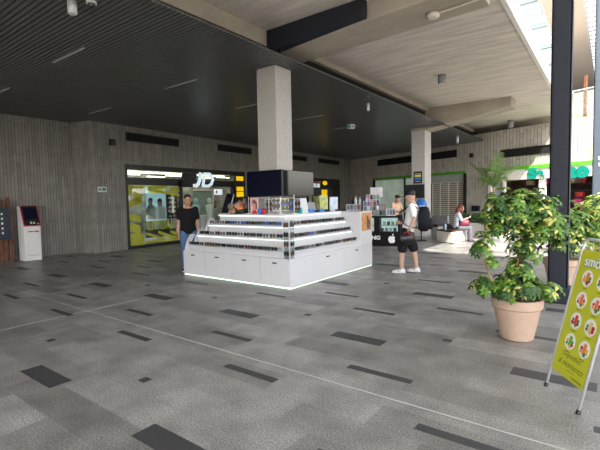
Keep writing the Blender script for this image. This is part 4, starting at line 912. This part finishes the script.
# ------------------------------------------------------------------ people
def hand(mb, w, d, n, thumb, curl=.5, s=1.0):
    """palm plus five fingers; w wrist, d pointing along the hand, n palm normal, thumb side"""
    w = V(w); d = V(d).normalized(); n = (V(n)-d*V(n).dot(d)).normalized(); sd = V(thumb); sd = (sd-d*sd.dot(d)-n*sd.dot(n)).normalized()
    mb.rings([[w+d*t*s+sd*hw*s*math.cos(q)+n*hd*s*math.sin(q) for q in [2*PI*k/12 for k in range(12)]] for t, hw, hd in ((-.01, .024, .017), (.03, .036, .016), (.07, .042, .014), (.095, .038, .011))])
    for k, (off, ln) in enumerate(((.030, .068), (.010, .077), (-.011, .072), (-.031, .056))):
        b0 = w+d*.08*s+sd*off*s; d1 = (d*math.cos(curl*.4)+n*math.sin(curl*.4)); d2 = (d*math.cos(curl)+n*math.sin(curl)); d3 = (d*math.cos(curl*1.7)+n*math.sin(curl*1.7))
        p1 = b0+d1*ln*.5*s; p2 = p1+d2*ln*.32*s; p3 = p2+d3*ln*.24*s
        mb.tube([b0, p1, p2, p3], [.0095*s, .009*s, .0085*s, .0075*s], 8, 0, True)
    b0 = w+d*.02*s+sd*.028*s; p1 = b0+(d*.7+sd*.6+n*.2).normalized()*.045*s; p2 = p1+(d*.85+sd*.15+n*.4).normalized()*.035*s
    mb.tube([b0, p1, p2], [.013*s, .011*s, .009*s], 8, 0, True)
def person(label, loc, rz, J, skin, parts, cat='person', height_scale=1.0):
    """J: joints in a local frame, +y forward, +x the person's right, z up"""
    t = thing('person', label, cat, loc, rz); S = height_scale
    if S != 1.0: t.scale = (S, S, S)
    j = {k: V(p) for k, p in J.items() if k not in ('face', 'up', 'hands')}
    fw = V(J.get('face', (0, 1, 0))).normalized(); up = V(J.get('up', (0, 0, 1))); up = (up-fw*up.dot(fw)).normalized(); rt = fw.cross(up)
    MH = frame(j['head'], rt, fw, up)
    def torso(mb, g, lo=0, hi=6):
        pel, wai, che, sho, nek = j['pelvis'], j['waist'], j['chest'], (j['shR']+j['shL'])/2, j['neck']
        sx = (j['shR']-j['shL']).normalized(); hx = (j['hipR']-j['hipL']).normalized()
        st = [(pel-V((0, 0, .09)), hx, .13, .10), (pel, hx, .168, .118), (wai, (hx+sx).normalized(), .145, .105), (che, sx, .170, .118), (sho-(sho-che)*.18, sx, .165, .10), (sho+(nek-sho)*.35, sx, .10, .075), (nek, sx, .058, .060)][lo:hi+1]
        rs = []
        for i, (c, ax_, a, d) in enumerate(st):
            tg = (st[min(i+1, len(st)-1)][0]-st[max(i-1, 0)][0]).normalized(); ax2 = (ax_-tg*ax_.dot(tg)).normalized(); dp = tg.cross(ax2)
            rs.append([c+ax2*(a+g)*math.cos(q)+dp*(d+g)*math.sin(q) for q in [2*PI*k/20 for k in range(20)]])
        mb.rings(rs)
    def arm(mb, s, g=0, f=1.0):
        sh, el, wr = j['sh'+s], j['el'+s], j['wr'+s]; q = [sh, sh+(el-sh)*.5, el, el+(wr-el)*.35, wr]; r = [.058, .050, .040, .040, .026]
        if f < 1: e = sh+(el-sh)*f; q = [sh, sh+(e-sh)*.5, e]; r = [.060, .056, .054]
        mb.tube(q, [x+g for x in r], 12, 0, True)
    def leg(mb, s, g=0, f=1.0, loose=0):
        h, k, a = j['hip'+s], j['kn'+s], j['an'+s]; q = [h, h+(k-h)*.5, k, k+(a-k)*.35, a]; r = [.095, .080, .058, .058, .040]
        if f < 1: e = h+(k-h)*f; q = [h, h+(e-h)*.5, e]; r = [.098, .088, .080+loose]
        else: r = [x+loose*(i > 0) for i, x in enumerate(r)]
        mb.tube(q, [x+g for x in r], 14, 0, True)
    b = MB(); torso(b, 0); b.tube([j['neck']-V((0, 0, .05)), j['neck'], j['head']-up*.03], [.062, .056, .054], 12)
    b.ell((0, 0, 0), (.082, .101, .123), 18, 12, 0, MH.to_3x3().to_4x4()); b.v[-18*12:] = [tuple(V(p)+j['head']) for p in b.v[-18*12:]]
    def hadd(c, r): # ellipsoid in head frame
        n0 = len(b.v); b.ell((0, 0, 0), r, 10, 7, 0, MH.to_3x3().to_4x4()); cc = MH @ V(c); b.v[n0:] = [tuple(V(p)+cc) for p in b.v[n0:]]
    hadd((0, .035, -.07), (.055, .058, .055)); hadd((0, .105, -.012), (.014, .018, .026)); hadd((.084, -.005, -.005), (.012, .022, .032)); hadd((-.084, -.005, -.005), (.012, .022, .032)); hadd((0, .088, .018), (.04, .012, .012))
    for s in 'RL':
        arm(b, s); leg(b, s); fo = j['toe'+s]-j['an'+s]
        b.tube([j['an'+s], j['an'+s]+fo*.35-V((0, 0, .03)), j['an'+s]+fo*.95-V((0, 0, .045))], [.04, .038, .026], 10, 0, True)
        hd, hn, ht, hc = J['hands'][s]; hand(b, j['wr'+s], hd, hn, ht, hc)
    body = b.build('body', skin, t, True, remesh=.008)
    for sx in (-1, 1):
        b = MB(); n0 = 0; b.ell((0, 0, 0), (.012, .008, .007), 8, 6); b.v = [tuple(MH @ (V(p)+V((sx*.032, .093, .012)))) for p in b.v]; b.build('eye', EYE, t, True)
        b = MB(); b.ell((0, 0, 0), (.02, .008, .004), 8, 6); b.v = [tuple(MH @ (V(p)+V((sx*.032, .096, .034)))) for p in b.v]; b.build('eyebrow', HAIRB, t, True)
    b = MB(); b.ell((0, 0, 0), (.022, .008, .007), 8, 6); b.v = [tuple(MH @ (V(p)+V((0, .096, -.060)))) for p in b.v]; b.build('mouth', LIP, t, True)
    for kind, m, opt in parts:
        b = MB()
        if kind == 'shirt':
            torso(b, .014, opt.get('lo', 0), 5)
            for s in 'RL': arm(b, s, .009, opt.get('sleeve', .62))
            b.build('shirt', m, t, True, remesh=.011)
        elif kind == 'trousers':
            torso(b, .010, 0, 1)
            for s in 'RL': leg(b, s, .012, opt.get('f', 1.0), opt.get('loose', .0))
            b.build(opt.get('name', 'trousers'), m, t, True, remesh=.011)
        elif kind == 'shoes':
            for s in 'RL':
                b = MB(); fo = (j['toe'+s]-j['an'+s]); fo.z = 0; L_ = fo.length; d = fo.normalized(); sd = d.cross(V((0, 0, 1))); g = j['an'+s].z-.085
                base_ = V((j['an'+s].x, j['an'+s].y, g)); rs = []
                for tt, w_, hh in ((-.075, .028, .06), (-.06, .038, .085), (0, .042, .10), (.06, .044, .075), (.12, .048, .055), (L_*.9, .042, .042), (L_, .026, .03)):
                    rs.append([base_+d*tt+sd*w_*x+V((0, 0, hh*z)) for x, z in ((-1, 0), (1, 0), (1.05, .35), (.8, .8), (.35, 1), (-.35, 1), (-.8, .8), (-1.05, .35))])
                b.rings(rs); sh = b.build('shoe', m, t, True)
                b = MB(); rs = [[base_+d*tt+sd*w_*x+V((0, 0, hh)) for x, hh in ((-1, 0), (1, 0), (1, .022), (-1, .022))] for tt, w_ in ((-.08, .03), (-.06, .043), (.0, .046), (.12, .052), (L_*.92, .046), (L_+.008, .028))]
                b.rings(rs); b.build('sole', opt.get('sole', WHITE), sh)
                if opt.get('stripe'):
                    b = MB()
                    for q in (.03, .055, .08): b.prism([base_+d*q+sd*.044+V((0, 0, .025)), base_+d*(q+.012)+sd*.044+V((0, 0, .025)), base_+d*(q+.0)+sd*.040+V((0, 0, .07)), base_+d*(q-.012)+sd*.040+V((0, 0, .07))], sd*.006); b.prism([base_+d*q-sd*.05+V((0, 0, .025)), base_+d*(q+.012)-sd*.05+V((0, 0, .025)), base_+d*(q+.0)-sd*.046+V((0, 0, .07)), base_+d*(q-.012)-sd*.046+V((0, 0, .07))], sd*.006)
                    b.build('stripes', GREY, sh)
        elif kind == 'hair':
            b.ell((0, 0, 0), (.088, .100, .108) if opt.get('long') else (.087, .100, .088), 18, 12); b.v = [tuple(MH @ (V(p)+V((0, -.022, .030 if opt.get('long') else .052)))) for p in b.v]
            if opt.get('long'):
                q = [MH @ V(p) for p in ((0, -.05, .03), (0, -.085, -.06), (0, -.08, -.16), (0, -.07, -.26))]; b.tube(q, [.075, .085, .08, .045], 12)
                for sx in (-1, 1): b.tube([MH @ V(p) for p in ((sx*.06, .03, .06), (sx*.084, .035, -.03), (sx*.085, .03, -.13), (sx*.07, .05, -.24))], [.025, .03, .034, .02], 8)
            elif opt.get('bun'): b.ell(MH @ V((0, -.12, .03)), (.045, .045, .045))
            b.build('hair', m, t, True, remesh=.010)
        elif kind == 'cap':
            rs = [[MH @ V((r*.9*math.cos(q), -.008+r*1.1*math.sin(q), z)) for q in [2*PI*k/20 for k in range(20)]] for r, z in ((.094, .035), (.096, .06), (.088, .10), (.062, .13), (.02, .142))]
            b.rings(rs); cp = b.build('cap', m, t, True)
            b = MB(); n = 9; top = [(.075*math.sin(a), .07+.105*math.cos(a), .042-.02*math.cos(a)) for a in [(-PI/2+PI*k/n) for k in range(n+1)]]
            b.prism([MH @ V(p) for p in top], MH.to_3x3() @ V((0, 0, .008))); b.build('visor', m, cp)
    return t, MH

def standing(dx=.0):
    return dict(hipR=(.085, 0, .88), hipL=(-.085, 0, .88), knR=(.095, .02, .48), knL=(-.095, .02, .48), anR=(.10, -.02, .085), anL=(-.10, -.02, .085), toeR=(.125, .15, .03), toeL=(-.125, .15, .03),
                pelvis=(0, 0, .93), waist=(0, .01, 1.06), chest=(0, 0, 1.25), shR=(.185, -.01, 1.40), shL=(-.185, -.01, 1.40), neck=(0, .0, 1.47), head=(0, .03, 1.60),
                elR=(.25, -.02, 1.12), elL=(-.25, -.02, 1.12), wrR=(.25, .07, .88), wrL=(-.25, .07, .88), hands={'R': ((0, .1, -1), (-1, 0, 0), (0, 1, 0), .5), 'L': ((0, .1, -1), (1, 0, 0), (0, 1, 0), .5)}, face=(0, 1, -.05))
# man behind the kiosk, facing the viewer
J = standing(); J['face'] = (-.12, 1, -.16)
J['shR'] = (.165, -.01, 1.40); J['shL'] = (-.165, -.01, 1.40)
J['elR'] = (.215, -.03, 1.11); J['elL'] = (-.215, -.03, 1.11); J['wrR'] = (.225, .04, .86); J['wrL'] = (-.225, .05, .86)
dirv = V((7.5, -6.1)); rz1 = math.atan2(dirv.y, dirv.x)-PI/2
person('man in a black t-shirt and jeans standing at the left end of the white kiosk', (-7.61, 5.98, 0), rz1+.05, J, SKIN2, [('shirt', TEEB, dict(sleeve=.66)), ('trousers', DENIM, dict(f=1.0, loose=.012)), ('shoes', BLACKM, {}), ('hair', HAIRB, {})], height_scale=.993)
# man with backpack, facing left, helmet in the left hand
J = standing()
J.update(hipR=(.085, 0, .87), hipL=(-.085, 0, .87), knR=(.10, -.12, .47), knL=(-.10, .10, .47), anR=(.11, -.17, .085), anL=(-.105, .11, .085), toeR=(.14, .02, .03), toeL=(-.13, .30, .03))
J.update(head=(0, -.06, 1.58), neck=(0, -.10, 1.46), face=(0, 1, -.22), shR=(.19, -.11, 1.385), shL=(-.19, -.11, 1.385), chest=(0, -.10, 1.24), waist=(0, -.06, 1.06), pelvis=(0, -.025, .93), elL=(-.265, -.17, 1.13), wrL=(-.275, -.08, .93), elR=(.26, -.06, 1.11), wrR=(.22, .12, 1.02))
J['hands'] = {'L': ((0, .12, -1), (1, 0, 0), (0, 1, 0), 1.3), 'R': ((-.2, 1, .1), (-1, 0, 0), (0, .1, 1), .6)}
fdir = V((-.96, -.27)); rz2 = math.atan2(fdir.y, fdir.x)-PI/2
pm, MH = person('man in a white t-shirt, black shorts and cap standing with a backpack and helmet', (-3.375, 8.26, 0), rz2, J, SKIN, [('shirt', TEEW, dict(sleeve=.72)), ('trousers', SHORT, dict(f=.93, loose=.012, name='shorts')), ('shoes', WHITE, dict(stripe=1)), ('hair', HAIRB, {}), ('cap', mat('dark_cap', (.014, .014, .018), .85, spec=.1), {})])
PM = Matrix.Translation((-3.375, 8.26, 0)) @ Matrix.Rotation(rz2, 4, 'Z')
t = thing('backpack', 'dark navy backpack worn on the back of the man in white', 'backpack', M=PM @ Matrix.Translation((0, -.205, .875)) @ Matrix.Diagonal((1.15, 1.3, 1.02, 1)))
b = MB(); b.rings([[V((hw*math.copysign(abs(math.cos(q))**.5, math.cos(q)), -.10+hd*math.copysign(abs(math.sin(q))**.5, math.sin(q)), z)) for q in [2*PI*k/20 for k in range(20)]] for hw, hd, z in ((.10, .05, -.01), (.145, .085, .03), (.155, .095, .2), (.15, .09, .36), (.12, .07, .45), (.06, .04, .485))]); b.build('bag', BAGB, t, True)
b = MB(); b.rings([[V((hw*math.copysign(abs(math.cos(q))**.5, math.cos(q)), -.185+hd*math.sin(q), z)) for q in [2*PI*k/16 for k in range(16)]] for hw, hd, z in ((.08, .03, .03), (.115, .05, .06), (.115, .05, .2), (.07, .03, .25))]); b.build('front_pocket', BAGB, t, True)
b = MB(); b.tube([(-.10, -.205, .31), (0, -.2, .34), (.10, -.205, .31)], .006, 5); b.build('zip', GREY, t)
for sx in (-1, 1):
    b = MB(); b.tube([(sx*.09, -.02, .44), (sx*.115, .05, .525), (sx*.12, .14, .49), (sx*.12, .275, .36), (sx*.13, .25, .2), (sx*.165, .14, .1), (sx*.14, -.02, .05)], .016, 6, flat=.6); b.build('shoulder_strap', BAGB, t)
t = thing('helmet', 'black motorcycle helmet with red band hanging from the capped man\'s hand', 'helmet', M=PM @ Matrix.Translation((-.29, -.05, .745)))
b = MB(); b.ell((0, 0, 0), (.115, .15, .135), 22, 14); b.build('shell', BLACK, t, True)
b = MB(); b.ell((-.012, .045, .0), (.108, .112, .06), 20, 10); b.build('visor', mat('visor_smoke', (.10, .10, .11), .08), t, True)
b = MB(); b.tube([(-.105, -.09, .07), (-.09, 0, .115), (-.07, .09, .10)], .016, 8, flat=.5); b.build('red_band', mat('band_red', (.45, .02, .05), .5), t, True)
b = MB(); b.tube([(0, -.05, .12), (0.01, -.02, .17), (0.01, .02, .17), (0, .05, .12)], .009, 6); b.build('chin_strap', BLACKM, t)

# seated woman on the bench end
J = dict(hipR=(.085, 0, .53), hipL=(-.085, 0, .53), knR=(.09, .42, .50), knL=(-.09, .42, .50), anR=(.09, .44, .085), anL=(-.09, .40, .085), toeR=(.10, .60, .03), toeL=(-.10, .56, .03),
         pelvis=(0, -.02, .56), waist=(0, -.02, .70), chest=(0, .0, .88), shR=(.165, .02, 1.02), shL=(-.165, .02, 1.02), neck=(0, .05, 1.09), head=(0, .11, 1.21), face=(0, 1, -.35),
         elR=(.22, .12, .80), elL=(-.22, .12, .80), wrR=(.08, .33, .86), wrL=(-.08, .33, .86), hands={'R': ((-.4, .8, .3), (-.3, 0, 1), (-.3, .3, 1), .9), 'L': ((.4, .8, .3), (.3, 0, 1), (.3, .3, 1), .9)})
wl = V((-4.22, 14.82, 0)); wz = math.atan2(.62, .78)-PI/2-.35
person('woman with long auburn hair sitting on the bench looking at her phone', wl, wz, J, SKIN, [('shirt', mat('pale_blue_cotton', (.62, .68, .76), .9), dict(sleeve=.98)), ('trousers', TROU, dict(f=1.0, loose=.02)), ('shoes', BLACKM, dict(sole=BLACKM)), ('hair', HAIRR, dict(long=1))], height_scale=.95)
WM = Matrix.Translation(wl) @ Matrix.Rotation(wz, 4, 'Z') @ Matrix.Scale(.95, 4)
t = thing('smartphone', 'dark smartphone held by the seated woman', 'phone', M=WM @ Matrix.Translation((0, .44, .93)))
b = MB(); b.box((-.036, -.004, -.07), (.036, .004, .07), M=Matrix.Rotation(.5, 4, 'X')); b.build('body', BLACK, t, bevel=.003); b = MB(); b.box((-.033, -.0048, -.066), (.033, -.004, .066), M=Matrix.Rotation(.5, 4, 'X')); b.build('screen', SCREEN, t)
t = thing('handbag', 'maroon handbag resting on the seated woman\'s lap', 'handbag', M=WM @ Matrix.Translation((.13, .2, .60)))
b = MB(); b.rings([[V((hw*math.copysign(abs(math.cos(q))**.5, math.cos(q)), hd*math.copysign(abs(math.sin(q))**.5, math.sin(q)), z)) for q in [2*PI*k/16 for k in range(16)]] for hw, hd, z in ((.06, .16, 0), (.075, .19, .03), (.065, .18, .15), (.03, .15, .21))]); b.build('bag', MAROON, t, True)
b = MB(); b.tube([(0, -.1, .2), (0, -.08, .27), (0, .08, .27), (0, .1, .2)], .008, 6); b.build('handle', MAROON, t)
t = thing('water_bottle', 'pale blue water bottle standing on the bench behind the woman', 'bottle', loc=(-4.52, 14.42, .43))
b = MB(); b.lathe([(.03, 0), (.034, .01), (.034, .16), (.014, .19), (.014, .2)], n=14); b.build('bottle', mat('bottle_blue', (.35, .55, .68), .2), t, True); b = MB(); b.lathe([(.016, .2), (.016, .225)], n=12); b.build('cap', BLUE, t)
b = MB(); b.rings([[V((hw*math.cos(q), hd*math.sin(q), z)) for q in [2*PI*k/14 for k in range(14)]] for hw, hd, z in ((.14, .08, 0), (.17, .1, .05), (.13, .08, .14), (.05, .03, .18))]); o = b.build('dark_bag', BLACKM, None, True); o.location = (-4.62, 15.0, .43)
tag(o, 'dark soft bag lying on the bench behind the seated woman', 'bag')

# saleswoman behind the phone counter
J = standing()
J.update(face=(-.1, 1, -.7), head=(0, .13, 1.52), neck=(0, .07, 1.42), shR=(.165, .04, 1.35), shL=(-.165, .04, 1.35), chest=(0, .02, 1.2), elR=(.24, .12, 1.10), elL=(-.24, .14, 1.10), wrR=(.16, .36, 1.10), wrL=(-.14, .38, 1.09))
J['hands'] = {'R': ((-.3, 1, -.1), (0, 0, -1), (-1, 0, 0), .5), 'L': ((.3, 1, -.1), (0, 0, -1), (1, 0, 0), .5)}
person('saleswoman in a peach top leaning over the phone accessory counter', (-5.98, 13.55, 0), math.atan2(-.35, .9)-PI/2, J, SKIN, [('shirt', SHIRTP, dict(sleeve=.5)), ('trousers', BLACKM, dict(f=1.0)), ('shoes', BLACKM, {}), ('hair', mat('brown_hair', (.03, .015, .01), .6), dict(bun=1))], height_scale=1.0)

# ------------------------------------------------------------------ light
wd = bpy.data.worlds.new('World'); scene.world = wd; wd.use_nodes = True
nt = wd.node_tree; bg = nt.nodes['Background']; sk = nt.nodes.new('ShaderNodeTexSky'); sk.sky_type = 'NISHITA'; sk.sun_disc = False
sk.sun_elevation = math.radians(44); sk.sun_rotation = math.radians(141); sk.air_density = 1.2; sk.dust_density = 2.5; sk.ozone_density = 1.0
hs = nt.nodes.new('ShaderNodeHueSaturation'); hs.inputs['Saturation'].default_value = .33; nt.links.new(sk.outputs[0], hs.inputs['Color']); nt.links.new(hs.outputs[0], bg.inputs['Color']); bg.inputs['Strength'].default_value = .45
sl = bpy.data.lights.new('sun', 'SUN'); sl.energy = 13.0; sl.angle = .01; sl.color = (1, .95, .86)
so = bpy.data.objects.new('sun', sl); COL.objects.link(so)
Ld = V((.645, -.8, 1.0)).normalized(); so.rotation_euler = Ld.to_track_quat('Z', 'Y').to_euler(); so.location = (6, -6, 14)

# ------------------------------------------------------------------ camera
cam = bpy.data.cameras.new('camera'); cam.sensor_width = 36; cam.lens = 415/600*36; cam.clip_end = 300
co = bpy.data.objects.new('camera', cam); COL.objects.link(co)
co.matrix_world = frame((0, 0, 1.55), (.8017242446, .5973932292, -.0189622083), (-.0207512009, .0595273447, .9980109633), (.5973337620, -.7997360971, .0601211424))
scene.camera = co
vs = scene.view_settings; vs.view_transform = 'Standard'; vs.look = 'None'; vs.gamma = 1.0; vs.use_curve_mapping = False; vs.exposure = 0.35
